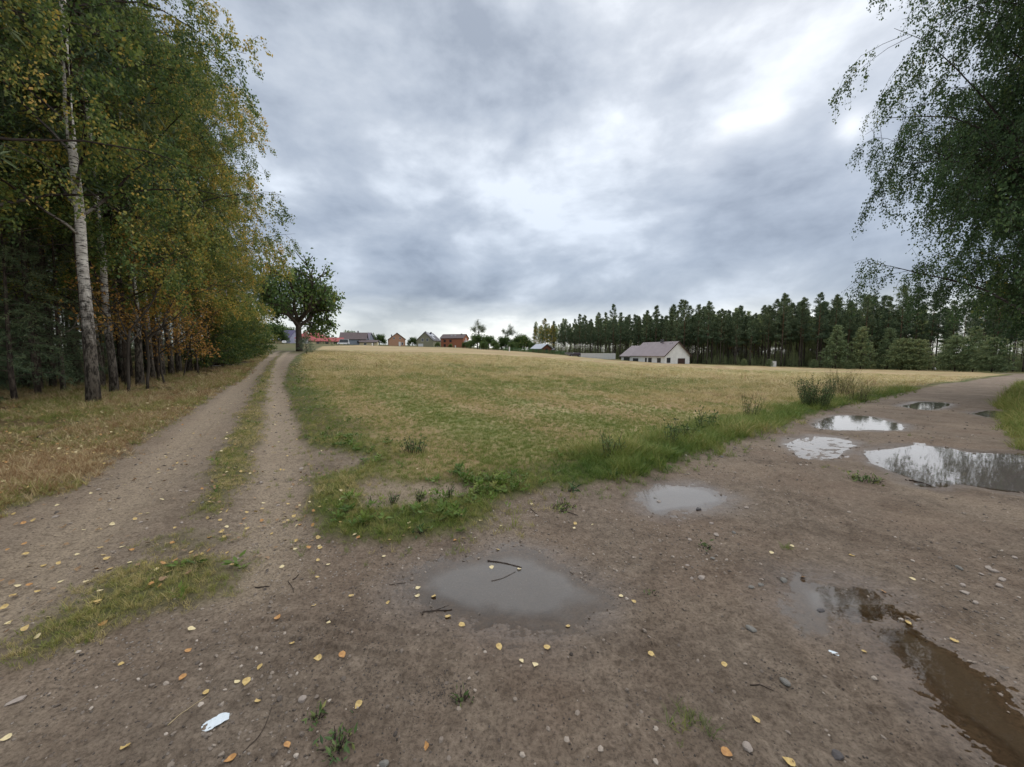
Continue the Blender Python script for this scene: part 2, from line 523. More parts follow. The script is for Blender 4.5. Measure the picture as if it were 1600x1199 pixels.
class MB:
    """collects boxes, tubes, sheets; build() links them as one mesh object"""
    def __init__(self):
        self.V, self.Q, self.T, self.n = [], [], [], 0

    def add(self, V, Q=None, T=None):
        V = np.asarray(V, float).reshape(-1, 3)
        if Q is not None and len(Q): self.Q.append(np.asarray(Q, int).reshape(-1, 4) + self.n)
        if T is not None and len(T): self.T.append(np.asarray(T, int).reshape(-1, 3) + self.n)
        self.V.append(V); self.n += len(V)
        return self

    def box(self, lo, hi, rz=0.0, piv=(0, 0)):
        x0, y0, z0 = lo; x1, y1, z1 = hi
        V = np.array([[x0, y0, z0], [x1, y0, z0], [x1, y1, z0], [x0, y1, z0], [x0, y0, z1], [x1, y0, z1], [x1, y1, z1], [x0, y1, z1]], float)
        if rz:
            c, s = math.cos(rz), math.sin(rz)
            dx, dy = V[:, 0] - piv[0], V[:, 1] - piv[1]
            V[:, 0] = piv[0] + c * dx - s * dy; V[:, 1] = piv[1] + s * dx + c * dy
        return self.add(V, [[0, 3, 2, 1], [4, 5, 6, 7], [0, 1, 5, 4], [1, 2, 6, 5], [2, 3, 7, 6], [3, 0, 4, 7]])

    def slab(self, p, t):
        """four corner points pushed down by t"""
        p = np.asarray(p, float)
        q = p - np.array([0, 0, t])
        return self.add(np.vstack([p, q]), [[0, 1, 2, 3], [7, 6, 5, 4], [0, 4, 5, 1], [1, 5, 6, 2], [2, 6, 7, 3], [3, 7, 4, 0]])

    def tube(self, P, rad, n=6, cap=True):
        P = np.asarray(P, float); k = len(P)
        rad = np.broadcast_to(np.asarray(rad, float), (k,))
        T = np.gradient(P, axis=0)
        T /= np.linalg.norm(T, axis=1)[:, None] + 1e-9
        ref = np.array([1.0, 0, 0]) if abs(T[0, 0]) < .8 else np.array([0, 1.0, 0])
        A = np.cross(T, ref); A /= np.linalg.norm(A, axis=1)[:, None] + 1e-9
        B = np.cross(T, A)
        a = np.arange(n) * 2 * np.pi / n
        V = P[:, None] + rad[:, None, None] * (np.cos(a)[None, :, None] * A[:, None] + np.sin(a)[None, :, None] * B[:, None])
        i = np.arange(k - 1)[:, None] * n; j = np.arange(n)[None]; j2 = (j + 1) % n
        Q = np.stack([i + j, i + j2, i + n + j2, i + n + j], -1).reshape(-1, 4)
        T3 = []
        V = V.reshape(-1, 3)
        if cap:
            V = np.vstack([V, P[:1], P[-1:]])
            b, t = k * n, k * n + 1
            T3 = [[b, (q + 1) % n, q] for q in range(n)] + [[t, (k - 1) * n + q, (k - 1) * n + (q + 1) % n] for q in range(n)]
        return self.add(V, Q, T3)

    def arrays(self):
        V = np.vstack(self.V) if self.V else np.zeros((0, 3))
        Q = np.vstack(self.Q) if self.Q else None
        T = np.vstack(self.T) if self.T else None
        return V, Q, T

    def mesh(self, name, mat, smooth=False, attrs=None):
        V, Q, T = self.arrays()
        return raw_mesh(name, V, Q, T, mat, smooth, attrs)

    def build(self, name, mat, parent=None, smooth=False, loc=None):
        return link(name, self.mesh(name, mat, smooth), parent, loc)


# ------------------------------------------------------------------ materials
MATS = {}


def mat_new(name):
    m = bpy.data.materials.new(name)
    m.use_nodes = True
    t = NT(m.node_tree)
    out = t.n('ShaderNodeOutputMaterial')
    b = t.n('ShaderNodeBsdfPrincipled')
    t.t.links.new(b.outputs[0], out.inputs[0])
    MATS[name] = m
    return m, t, b, out


def attr(t, name, typ='GEOMETRY'):
    return t.n('ShaderNodeAttribute', attribute_name=name, attribute_type=typ)


def simple_mat(name, c1, c2=None, scale=3.0, rough=0.8, spec=0.3, bump=0.0, bscale=40.0, stretch=None, metallic=0.0):
    m, t, b, out = mat_new(name)
    co = t.n('ShaderNodeTexCoord').outputs['Object']
    if stretch:
        co = t.vmath('MULTIPLY', co, stretch)
    c2 = c2 or tuple(v * .8 for v in c1)
    f = t.smooth(t.noise(co, scale, 5, .6), .3, .7)
    t.put(b.inputs['Base Color'], t.mix(f, c1, c2))
    b.inputs['Roughness'].default_value = rough
    b.inputs['Specular IOR Level'].default_value = spec
    b.inputs['Metallic'].default_value = metallic
    if bump:
        bn = t.n('ShaderNodeBump'); bn.inputs['Strength'].default_value = bump; bn.inputs['Distance'].default_value = .01
        t.put(bn.inputs['Height'], t.noise(co, bscale, 4, .6))
        t.put(b.inputs['Normal'], bn.outputs[0])
    return m


def terrain_mat():
    m, t, b, out = mat_new('earth_and_turf')
    co = t.n('ShaderNodeTexCoord').outputs['Object']
    s1 = attr(t, 'surf'); s2 = attr(t, 'surf_b')
    grass, field, forest = t.sep(s1.outputs['Vector'])
    wet = s1.outputs['Alpha']
    sand, gravel, green = t.sep(s2.outputs['Vector'])
    flat = t.vmath('MULTIPLY', co, (1, 1, 0.0))
    n1 = t.noise(flat, .9, 5, .6)
    n2 = t.noise(flat, 7.0, 6, .65)
    n3 = t.noise(flat, 55.0, 5, .7)
    n4 = t.noise(flat, 210.0, 3, .7)
    # bare earth
    e = t.mix(t.smooth(n2, .3, .72), (.160, .126, .096), (.265, .213, .165))
    e = t.mix(t.smooth(n1, .35, .7, 0, .7), e, (.225, .165, .122))
    e = t.mix(t.smooth(t.noise(flat, .42, 4, .6, .5), .50, .66, 0, .55), e, (.335, .270, .200))
    e = t.mix(t.math('MULTIPLY', sand, t.smooth(n2, .2, .8, .5, 1.0)), e, (.385, .310, .225))
    e = t.mix(t.smooth(n3, .40, .72, 0, .75), e, (.062, .046, .034))
    e = t.mix(t.smooth(n4, .60, .78, 0, .6), e, (.30, .27, .235))
    n5 = t.noise(flat, 19.0, 6, .72, .3)
    e = t.mix(t.smooth(n5, .50, .66, 0, .55), e, (.085, .063, .046))
    e = t.mix(t.smooth(n5, .46, .34, 0, .45), e, (.330, .265, .200))
    vo = t.n('ShaderNodeTexVoronoi', feature='F1'); t.put(vo.inputs['Vector'], flat); vo.inputs['Scale'].default_value = 46
    peb = t.math('MULTIPLY', t.smooth(vo.outputs['Distance'], .34, .22), t.math('GREATER_THAN', t.sep(vo.outputs['Color'])[0], .80))
    peb = t.math('MULTIPLY', peb, t.math('ADD', t.math('MULTIPLY', gravel, .9), .10))
    e = t.mix(peb, e, t.mix(t.sep(vo.outputs['Color'])[1], (.20, .17, .15), (.40, .36, .32)))
    damp = t.smooth(t.noise(flat, 1.7, 4, .6, .4), .46, .66, 0, .55)
    damp = t.math('MULTIPLY', damp, t.math('SUBTRACT', 1.0, t.math('MULTIPLY', sand, .7)))
    e = t.mix(damp, e, t.mix(1.0, e, (.60, .57, .55), 'MULTIPLY'))
    e = t.mix(wet, e, t.mix(1.0, e, (.62, .60, .60), 'MULTIPLY'))
    # turf base between the blades
    g = t.mix(t.smooth(n2, .3, .7), (.060, .058, .022), (.150, .118, .055))
    g = t.mix(t.math('MULTIPLY', green, .7), g, (.060, .082, .020))
    # stubble field: rows, straw, green patches
    x, y, z = t.sep(co)
    u = t.math('ADD', t.math('MULTIPLY', x, .80), t.math('MULTIPLY', y, .60))
    v = t.math('ADD', t.math('MULTIPLY', x, -.60), t.math('MULTIPLY', y, .80))
    row = t.noise(t.comb(t.math('MULTIPLY', u, .05), v, 0), .55, 6, .68)
    patch = t.noise(t.comb(t.math('MULTIPLY', u, .35), v, 0), .10, 6, .66, .6)
    speck = t.noise(t.comb(t.math('MULTIPLY', u, .5), v, 0), 2.6, 6, .75)
    row = t.math('ADD', t.math('MULTIPLY', row, .55), t.math('MULTIPLY', s2.outputs['Alpha'], .42))
    straw = t.mix(t.smooth(row, .32, .70), (.290, .212, .112), (.440, .345, .198))
    straw = t.mix(t.smooth(speck, .40, .72, 0, .75), straw, (.235, .160, .085))
    gp = t.math('MULTIPLY', t.smooth(t.math('ADD', patch, t.math('MULTIPLY', t.math('SUBTRACT', row, .5), .45)), .46, .62), t.smooth(speck, .25, .60, .35, 1.0))
    far = t.vmath('LENGTH', co)
    gp = t.math('MULTIPLY', gp, t.smooth(far, 25, 110, 1.0, .45))
    fcol = t.mix(gp, straw, (.165, .185, .060))
    # forest floor
    lf = t.noise(flat, 14.0, 5, .7)
    ff = t.mix(t.smooth(n2, .35, .65), (.085, .055, .030), (.160, .115, .058))
    ff = t.mix(t.smooth(n1, .45, .62, 0, .7), ff, (.105, .105, .035))
    ff = t.mix(t.smooth(lf, .60, .72, 0, .6), ff, (.230, .140, .070))
    c = t.mix(grass, e, g)
    c = t.mix(field, c, fcol)
    c = t.mix(forest, c, ff)
    t.put(b.inputs['Base Color'], c)
    ro = t.math('SUBTRACT', t.smooth(n2, .2, .8, .78, .92), t.math('MULTIPLY', wet, .40))
    t.put(b.inputs['Roughness'], ro)
    t.put(b.inputs['Specular IOR Level'], t.math('ADD', .10, t.math('MULTIPLY', wet, .28)))
    hgt = t.math('ADD', t.math('ADD', t.math('MULTIPLY', n3, .6), t.math('MULTIPLY', n5, -.9)), t.math('ADD', t.math('MULTIPLY', n4, .35), t.math('MULTIPLY', peb, .8)))
    bn = t.n('ShaderNodeBump'); bn.inputs['Distance'].default_value = .022
    t.put(bn.inputs['Strength'], t.math('MULTIPLY', t.smooth(far, 3, 25, .9, .25), t.math('SUBTRACT', 1.0, t.math('MULTIPLY', wet, .6))))
    t.put(bn.inputs['Height'], hgt)
    t.put(b.inputs['Normal'], bn.outputs[0])
    return m


def water_mat(name, silt_c, cloudy):
    m = bpy.data.materials.new(name)
    m.use_nodes = True
    t = NT(m.node_tree)
    out = t.n('ShaderNodeOutputMaterial')
    tr = t.n('ShaderNodeBsdfTransparent'); tr.inputs[0].default_value = (.80, .73, .62, 1)
    silt = t.n('ShaderNodeBsdfDiffuse'); silt.inputs[0].default_value = (*silt_c, 1)
    gl = t.n('ShaderNodeBsdfGlossy'); gl.inputs['Roughness'].default_value = .012; gl.inputs[0].default_value = (1, 1, 1, 1)
    fr = t.n('ShaderNodeFresnel'); fr.inputs[0].default_value = 1.42
    co = t.n('ShaderNodeTexCoord').outputs['Object']
    bn = t.n('ShaderNodeBump'); bn.inputs['Strength'].default_value = .05; bn.inputs['Distance'].default_value = .01
    t.put(bn.inputs['Height'], t.noise(co, 9, 3, .5))
    t.put(gl.inputs['Normal'], bn.outputs[0])
    m1 = t.n('ShaderNodeMixShader')
    t.put(m1.inputs[0], t.smooth(attr(t, 'depth').outputs['Fac'], .001, .018, 0.0, cloudy))
    t.t.links.new(tr.outputs[0], m1.inputs[1]); t.t.links.new(silt.outputs[0], m1.inputs[2])
    m2 = t.n('ShaderNodeMixShader')
    t.t.links.new(fr.outputs[0], m2.inputs[0])
    t.t.links.new(m1.outputs[0], m2.inputs[1]); t.t.links.new(gl.outputs[0], m2.inputs[2])
    t.t.links.new(m2.outputs[0], out.inputs[0])
    return m


def foliage_mat(name, stops, rough=.55, trans=.42, typ='GEOMETRY', spec=.25):
    """leaf colour from the leaf's own tint (0..1), shifted by the plant's colour"""
    m, t, b, out = mat_new(name)
    a = attr(t, 'tint', typ).outputs['Fac']
    if typ == 'INSTANCER':
        col = t.ramp(a, stops)
    else:
        oi = t.n('ShaderNodeObjectInfo')
        sh = t.math('SUBTRACT', t.sep(oi.outputs['Color'])[0], .5)
        col = t.ramp(t.math('ADD', a, sh, clamp=True), stops)
        # the plant's own leaf brightness, 0.5 = unchanged
        col = t.vmath('SCALE', col, scale=t.math('ADD', .5, t.sep(oi.outputs['Color'])[1]))
    t.put(b.inputs['Base Color'], col)
    b.inputs['Roughness'].default_value = rough
    b.inputs['Specular IOR Level'].default_value = spec
    if trans:
        tl = t.n('ShaderNodeBsdfTranslucent'); t.put(tl.inputs[0], col)
        mx = t.n('ShaderNodeMixShader'); mx.inputs[0].default_value = trans
        t.t.links.new(b.outputs[0], mx.inputs[1]); t.t.links.new(tl.outputs[0], mx.inputs[2])
        t.t.links.new(mx.outputs[0], out.inputs[0])
    return m


def birch_bark():
    m, t, b, out = mat_new('birch_bark')
    co = t.n('ShaderNodeTexCoord').outputs['Object']
    z = t.sep(co)[2]
    thick = attr(t, 'thick').outputs['Fac']                         # radius of the limb here
    band = t.noise(t.vmath('MULTIPLY', co, (3, 3, 16)), 1.6, 5, .65)
    crack = t.noise(t.vmath('MULTIPLY', co, (9, 9, 3.2)), 1.5, 5, .7)
    white = t.mix(t.smooth(t.noise(co, 4, 4), .3, .7), (.74, .70, .64), (.46, .42, .38))
    white = t.mix(t.smooth(band, .53, .59), white, (.045, .038, .034))
    rough_ = t.mix(t.smooth(crack, .40, .58), (.030, .026, .022), (.150, .128, .105))
    low = t.math('ADD', z, t.math('MULTIPLY', t.math('SUBTRACT', crack, .5), 5.0))
    c = t.mix(t.smooth(low, 1.6, 4.6), rough_, white)
    c = t.mix(t.smooth(thick, .065, .030), c, (.040, .030, .026))     # thin boughs are dark
    t.put(b.inputs['Base Color'], c)
    b.inputs['Roughness'].default_value = .85
    b.inputs['Specular IOR Level'].default_value = .15
    bn = t.n('ShaderNodeBump'); bn.inputs['Strength'].default_value = .8; bn.inputs['Distance'].default_value = .03
    t.put(bn.inputs['Height'], crack); t.put(b.inputs['Normal'], bn.outputs[0])
    return m


def pine_bark():
    m, t, b, out = mat_new('pine_bark')
    co = t.n('ShaderNodeTexCoord').outputs['Object']
    z = t.sep(co)[2]
    crack = t.noise(t.vmath('MULTIPLY', co, (8, 8, 2.0)), 1.6, 5, .7)
    lo = t.mix(t.smooth(crack, .38, .62), (.040, .033, .029), (.135, .108, .088))
    hi = t.mix(t.smooth(crack, .35, .65), (.110, .070, .045), (.190, .115, .068))
    t.put(b.inputs['Base Color'], t.mix(t.smooth(z, 6, 13), lo, hi))
    b.inputs['Roughness'].default_value = .9; b.inputs['Specular IOR Level'].default_value = .1
    bn = t.n('ShaderNodeBump'); bn.inputs['Strength'].default_value = .8; bn.inputs['Distance'].default_value = .03
    t.put(bn.inputs['Height'], crack); t.put(b.inputs['Normal'], bn.outputs[0])
    return m


M_EARTH = terrain_mat()
M_WATER = water_mat('puddle_water', (.195, .185, .175), .40)
M_MUDWATER = water_mat('muddy_water', (.085, .060, .036), .50)
M_BIRCH = birch_bark()
M_PINE = pine_bark()
M_BARK = simple_mat('grey_brown_bark', (.050, .042, .035), (.090, .076, .062), 5, .9, .1, .6, 12, (1, 1, .3))
M_LEAF = foliage_mat('birch_leaf', [(0.0, (0.041, 0.075, 0.029)), (.30, (0.091, 0.139, 0.040)), (.52, (0.183, 0.211, 0.053)), (.72, (0.373, 0.291, 0.062)), (.88, (0.573, 0.384, 0.101)), (1.0, (0.469, 0.234, 0.086))])
M_DARKLEAF = foliage_mat('dark_birch_leaf', [(0.0, (0.036, 0.066, 0.031)), (.5, (0.076, 0.128, 0.051)), (.85, (0.153, 0.204, 0.066)), (1.0, (0.383, 0.306, 0.076))], .55, .4, spec=.2)
M_OAKLEAF = foliage_mat('oak_leaf', [(0.0, (0.036, 0.068, 0.026)), (.5, (0.088, 0.145, 0.042)), (.85, (0.194, 0.235, 0.058)), (1.0, (0.392, 0.328, 0.078))], .5, .35)
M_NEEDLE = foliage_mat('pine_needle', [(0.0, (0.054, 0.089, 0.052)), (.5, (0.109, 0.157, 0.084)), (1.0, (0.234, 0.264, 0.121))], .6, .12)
M_WILLOW = foliage_mat('willow_leaf', [(0.0, (0.092, 0.138, 0.070)), (.5, (0.184, 0.239, 0.114)), (1.0, (0.344, 0.343, 0.144))], .6, .3)
M_RUST = foliage_mat('rusty_leaf', [(0.0, (0.124, 0.103, 0.028)), (.4, (0.318, 0.186, 0.041)), (.7, (0.456, 0.228, 0.068)), (1.0, (0.552, 0.344, 0.110))], .55, .35)
M_BLADE = foliage_mat('grass_blade', [(0.0, (.055, .108, .018)), (.25, (.132, .198, .036)), (.45, (.225, .245, .060)), (.65, (.440, .360, .150)), (.85, (.620, .500, .290)), (1.0, (.270, .155, .072))], .55, .3, "INSTANCER")
M_WEED = foliage_mat('weed_leaf', [(0.0, (0.039, 0.074, 0.029)), (.5, (0.098, 0.156, 0.052)), (1.0, (0.254, 0.244, 0.086))], .6, .2)


# ------------------------------------------------------------------ the ground
def build_ground():
    rr = [0.0]
    r = .55
    while r < 1.25: rr.append(r); r *= 1.02
    while r < 4.2: rr.append(r); r *= 1.0042
    while r < 14: rr.append(r); r *= 1.0085
    while r < 60: rr.append(r); r *= 1.02
    while r < 420: rr.append(r); r *= 1.05
    rr += [560, 900, 1600, 3000, 5500]
    rr = np.array(rr[1:])
    az = np.radians(np.concatenate([np.linspace(-62, 62, 781), np.linspace(62, 298, 72)[1:-1]]))
    nr, na = len(rr), len(az)
    RR, AA = np.meshgrid(rr, az, indexing='ij')
    X = (RR * np.sin(AA)).ravel(); Y = (RR * np.cos(AA)).ravel()
    m = masks(X, Y)
    Zh = ground_h(X, Y, m)
    V = np.stack([X, Y, Zh], 1)
    i = np.arange(nr - 1)[:, None] * na; j = np.arange(na)[None]; j2 = (j + 1) % na
    Q = np.stack([i + j, i + j2, i + na + j2, i + na + j], -1).reshape(-1, 4)
    # smooth normals of the whole sheet, so that the pieces meet without a seam
    fn = np.cross(V[Q[:, 2]] - V[Q[:, 0]], V[Q[:, 3]] - V[Q[:, 1]])
    N = np.zeros_like(V)
    for k in range(4):
        for c in range(3):
            N[:, c] += np.bincount(Q[:, k], fn[:, c], len(V))
    N /= np.linalg.norm(N, axis=1)[:, None] + 1e-12
    N[N[:, 2] < 0] *= -1
    rv = np.hypot(X, Y)
    sand = np.clip(m['wheel'] * .9 + .35 * smoothstep(0, -3, X + 1) * (1 - m['grass']), 0, 1)
    for b in BARE[:1]:
        k = in_box(X, Y, b, .5)
        sand[k] = np.maximum(sand[k], .8 * smoothstep(-.1, .1, poly_sd(X[k], Y[k], b)))
    grav = smoothstep(0, .5, fbm(X, Y, .7, 81) + .25 * smoothstep(0.5, 3, X))
    green = smoothstep(-.3, .5, fbm(X, Y, .8, 82) + .3 * m['gA'] * (1 - m['field']))
    A1 = np.stack([m['grass'], m['field'], m['forest'], np.maximum(m['wet'], smoothstep(-.05, .02, m['pud']))], 1)
    A2 = np.stack([sand, grav, green, rows(X, Y)], 1)
    # which piece of the setting a face belongs to
    cx = X[Q].mean(1); cy = Y[Q].mean(1)
    r_ = np.hypot(cx, cy)
    ga = m['sdA'][Q].mean(1) > 0; gc = m['sdC'][Q].mean(1) > 0; gd = m['sdD'][Q].mean(1) > 0
    wl = np.minimum(line_d(cx, cy, WHEEL_L)[0], line_d(cx, cy, WHEEL_R)[0]) < 1.1
    cls = np.full(len(Q), 0)
    cls[(r_ < 75) | ((np.degrees(np.arctan2(cx, cy)) > 40) & (r_ < 110))] = 1           # dirt road
    strip = wl & (cy > 3.4) & (cx < -1.2) & (r_ < 160)
    cls[strip] = 2
    cls[ga] = 3
    cls[gc] = 4
    cls[gd] = 0
    cls[r_ > 260] = 0
    names = [('ground', 'grassy land around the fields and beyond the houses'), ('dirt_road', 'wide muddy dirt road with puddles, tyre marks and gravel'),
             ('farm_track', 'sandy two-wheel track leading past the birches to the lone tree'), ('field', 'wide tan stubble field with green patches'),
             ('forest_floor', 'brown leafy forest floor under the birches and pines')]
    for c, (nm, lab) in enumerate(names):
        f = Q[cls == c]
        if not len(f):
            continue
        used = np.unique(f)
        mp = np.zeros(len(V), np.int64); mp[used] = np.arange(len(used))
        me = raw_mesh(nm, V[used], mp[f], None, M_EARTH, True, {'surf': A1[used], 'surf_b': A2[used]})
        me.normals_split_custom_set_from_vertices(N[used].astype(np.float32))
        o = link(nm, me)
        tag(o, lab, {'ground': 'ground', 'dirt_road': 'road', 'farm_track': 'track', 'field': 'field', 'forest_floor': 'forest floor'}[nm], kind='structure')
    # the small round of earth under the camera
    a0 = az
    V0 = np.vstack([[0, 0, float(Zh[:na].mean())], V[:na]])
    T0 = [[0, 1 + (k + 1) % na, 1 + k] for k in range(na)]
    me = raw_mesh('dirt_patch', V0, None, T0, M_EARTH, True, {'surf': np.vstack([A1[:1], A1[:na]]), 'surf_b': np.vstack([A2[:1], A2[:na]])})
    o = bpy.data.objects['dirt_road']
    link('dirt_patch', me, o)


build_ground()

PUD_LABEL = {
    'P1': 'broad grey shallow puddle in the middle of the road junction, in front of the grass corner',
    'P2': 'oval pale puddle beside the grass verge reflecting white cloud',
    'P3': 'dark lens-shaped puddle with a pale rim below the tall weeds of the verge',
    'P4': 'largest sky-blue puddle whose far end mirrors the dark overhanging tree',
    'P5': 'thin broken film of water between the lens-shaped puddle and the large blue one',
    'P6': 'small bright puddle with stones in it beside the tyre marks',
    'P7': 'long brown puddle filling a wheel rut at the lower corner',
    'P8': 'small dark puddle far along the road near the grass bank',
    'P9': 'narrow greenish puddle far along the road under the overhanging tree'}
def water_sheet(g, lev, mat):
    """level sheet a little wider than the puddle; each point knows how deep the water is there"""
    c = g.mean(0); lo = g.min(0) - .22; hi = g.max(0) + .22
    st = max(.02, float((hi - lo).max()) / 110)
    nx, ny = (np.ceil((hi - lo) / st).astype(int) + 1)
    X, Y = np.meshgrid(lo[0] + np.arange(nx) * st, lo[1] + np.arange(ny) * st, indexing='ij')
    i = np.arange(nx - 1)[:, None] * ny; j = np.arange(ny - 1)[None]
    Q = np.stack([i + j, i + ny + j, i + ny + j + 1, i + j + 1], -1).reshape(-1, 4)
    sd = poly_sd(X.ravel(), Y.ravel(), g)
    Q = Q[sd[Q].max(1) > -.20]
    used = np.unique(Q); mp = np.zeros(nx * ny, int); mp[used] = np.arange(len(used))
    x, y = X.ravel()[used], Y.ravel()[used]
    depth = lev - ground_h(x, y)
    return raw_mesh('puddle', np.c_[x - c[0], y - c[1], np.zeros(len(x))], mp[Q], None, mat, True, {'depth': depth}), c


for nm, g, dep, lev in PUD:
    me, c = water_sheet(g, lev, M_MUDWATER if nm == 'P7' else M_WATER)
    o = link('puddle', me, loc=(c[0], c[1], lev))
    tag(o, PUD_LABEL[nm], 'puddle', kind='structure')

# ------------------------------------------------------------------ grasses (scattered tufts, each cover one piece of stuff)
def blade_tuft(name, seed, nb, height, spread, width, lean, mat, curl=.5, segs=3, jitter=.35):
    g = np.random.default_rng(seed)
    V, Q, T, n = [], [], [], 0
    for k in range(nb):
        a = g.uniform(0, 2 * np.pi); rad = spread * math.sqrt(g.uniform(0, 1))
        base = np.array([rad * math.cos(a), rad * math.sin(a), -.01])
        h = height * g.uniform(1 - jitter * 1.4, 1 + jitter)
        da = g.uniform(0, 2 * np.pi)
        ln = lean * g.uniform(.2, 1.3)
        dv = np.array([math.cos(da), math.sin(da), 0])
        side = np.array([-math.sin(da), math.cos(da), 0])
        tw = g.uniform(-.9, .9)
        side = side * math.cos(tw) + dv * math.sin(tw)
        w = width * g.uniform(.7, 1.3)
        for s in range(segs):
            t = s / segs
            p = base + dv * (ln * h * (t + curl * t * t)) + np.array([0, 0, h * t * (1 - .28 * ln * t)])
            ww = w * (1 - .55 * t)
            V += [p - side * ww / 2, p + side * ww / 2]
        tip = base + dv * (ln * h * (1 + curl)) + np.array([0, 0, h * (1 - .28 * ln)])
        V.append(tip)
        for s in range(segs - 1):
            Q.append([n + 2 * s, n + 2 * s + 1, n + 2 * s + 3, n + 2 * s + 2])
        T.append([n + 2 * segs - 2, n + 2 * segs - 1, n + 2 * segs])
        n += 2 * segs + 1
    return bpy.data.objects.new(name, raw_mesh(name, np.array(V), Q or None, T, mat))


def kite_tuft(name, seed, nl, size, spread, height, mat, up=.5):
    """small leafy plant: pointed leaves rising from the middle"""
    g = np.random.default_rng(seed)
    V, Q, n = [], [], 0
    for k in range(nl):
        a = g.uniform(0, 2 * np.pi)
        d = np.array([math.cos(a), math.sin(a), g.uniform(.1, 1) * up * 2]); d /= np.linalg.norm(d)
        s = np.array([-math.sin(a), math.cos(a), g.uniform(-.4, .4)])
        b = np.array([math.cos(a) * spread * g.uniform(0, .6), math.sin(a) * spread * g.uniform(0, .6), height * g.uniform(0, 1)])
        L = size * g.uniform(.6, 1.3)
        V += [b, b + d * L * .45 + s * L * .22, b + d * L, b + d * L * .45 - s * L * .22]
        Q.append([n, n + 1, n + 2, n + 3]); n += 4
    return bpy.data.objects.new(name, raw_mesh(name, np.array(V), Q, None, mat))


def tuft_coll(name, objs):
    c = bpy.data.collections.new(name)
    for o in objs:
        c.objects.link(o)
    return c


def scatter_group(coll):
    ng = bpy.data.node_groups.new('scatter_' + coll.name, 'GeometryNodeTree')
    ng.interface.new_socket('Geometry', in_out='INPUT', socket_type='NodeSocketGeometry')
    ng.interface.new_socket('Geometry', in_out='OUTPUT', socket_type='NodeSocketGeometry')
    N, L = ng.nodes, ng.links
    gi = N.new('NodeGroupInput'); go = N.new('NodeGroupOutput')
    ci = N.new('GeometryNodeCollectionInfo')
    ci.inputs['Collection'].default_value = coll
    ci.inputs['Separate Children'].default_value = True
    ci.inputs['Reset Children'].default_value = True
    ip = N.new('GeometryNodeInstanceOnPoints')
    ip.inputs['Pick Instance'].default_value = True

    def named(nm, typ):
        a = N.new('GeometryNodeInputNamedAttribute'); a.data_type = typ
        a.inputs['Name'].default_value = nm
        return a.outputs['Attribute']
    L.new(gi.outputs[0], ip.inputs['Points'])
    L.new(ci.outputs[0], ip.inputs['Instance'])
    L.new(named('pick', 'INT'), ip.inputs['Instance Index'])
    L.new(named('turn', 'FLOAT_VECTOR'), ip.inputs['Rotation'])
    L.new(named('size', 'FLOAT_VECTOR'), ip.inputs['Scale'])
    L.new(ip.outputs[0], go.inputs[0])
    return ng


def scatter(name, label, cat, coll, P, pick, size, tint, tilt=.15, seed=1, turn=None):
    g = np.random.default_rng(seed)
    n = len(P)
    if turn is None:
        turn = np.stack([g.normal(0, tilt, n), g.normal(0, tilt, n), g.uniform(0, 6.283, n)], 1)
    size = np.asarray(size, float)
    if size.ndim == 1:
        size = np.repeat(size[:, None], 3, 1)
    me = raw_mesh(name, P, None, None, None, False, {'turn': turn, 'size': size, 'tint': np.clip(tint, 0, 1)})
    at = me.attributes.new('pick', 'INT', 'POINT'); at.data.foreach_set('value', np.asarray(pick, np.int32))
    o = link(name, me)
    md = o.modifiers.new('scatter', 'NODES'); md.node_group = scatter_group(coll)
    tag(o, label, cat, kind='stuff')
    return o


def sample_sector(n, r0, r1, a0, a1, seed, power=1.0):
    """random ground points, denser near the camera"""
    g = np.random.default_rng(seed)
    u = g.uniform(0, 1, n)
    if power == 2:
        r = np.sqrt(r0 ** 2 + u * (r1 ** 2 - r0 ** 2))
    else:
        r = r0 * (r1 / r0) ** u if power == 0 else r0 + (r1 - r0) * u
    a = np.radians(g.uniform(a0, a1, n))
    return r * np.sin(a), r * np.cos(a), r, g


grass_t = tuft_coll('grass_tufts', [blade_tuft('tuft_a', 1, 16, .13, .05, .006, .55, M_BLADE), blade_tuft('tuft_b', 2, 14, .17, .045, .006, .75, M_BLADE, .7),
                                    blade_tuft('tuft_c', 3, 20, .09, .06, .0055, .7, M_BLADE), blade_tuft('tuft_d', 4, 12, .24, .04, .0065, .65, M_BLADE, .8)])
straw_t = tuft_coll('straw_tufts', [blade_tuft('straw_a', 11, 11, .13, .06, .0045, .30, M_BLADE, .2, 2), blade_tuft('straw_b', 12, 9, .18, .07, .0045, .5, M_BLADE, .3, 2),
                                    blade_tuft('straw_c', 13, 12, .10, .09, .005, .95, M_BLADE, .3, 2), blade_tuft('straw_d', 14, 16, .11, .07, .006, .5, M_BLADE, .5, 2)])
leafy_t = tuft_coll('leafy_tufts', [kite_tuft('leafy_a', 21, 12, .06, .05, .05, M_BLADE), kite_tuft('leafy_b', 22, 16, .045, .06, .08, M_BLADE, .8), kite_tuft('leafy_c', 23, 9, .09, .04, .02, M_BLADE, .25)])


def pick_from(g, n, w):
    return g.choice(len(w), n, p=np.array(w) / sum(w))


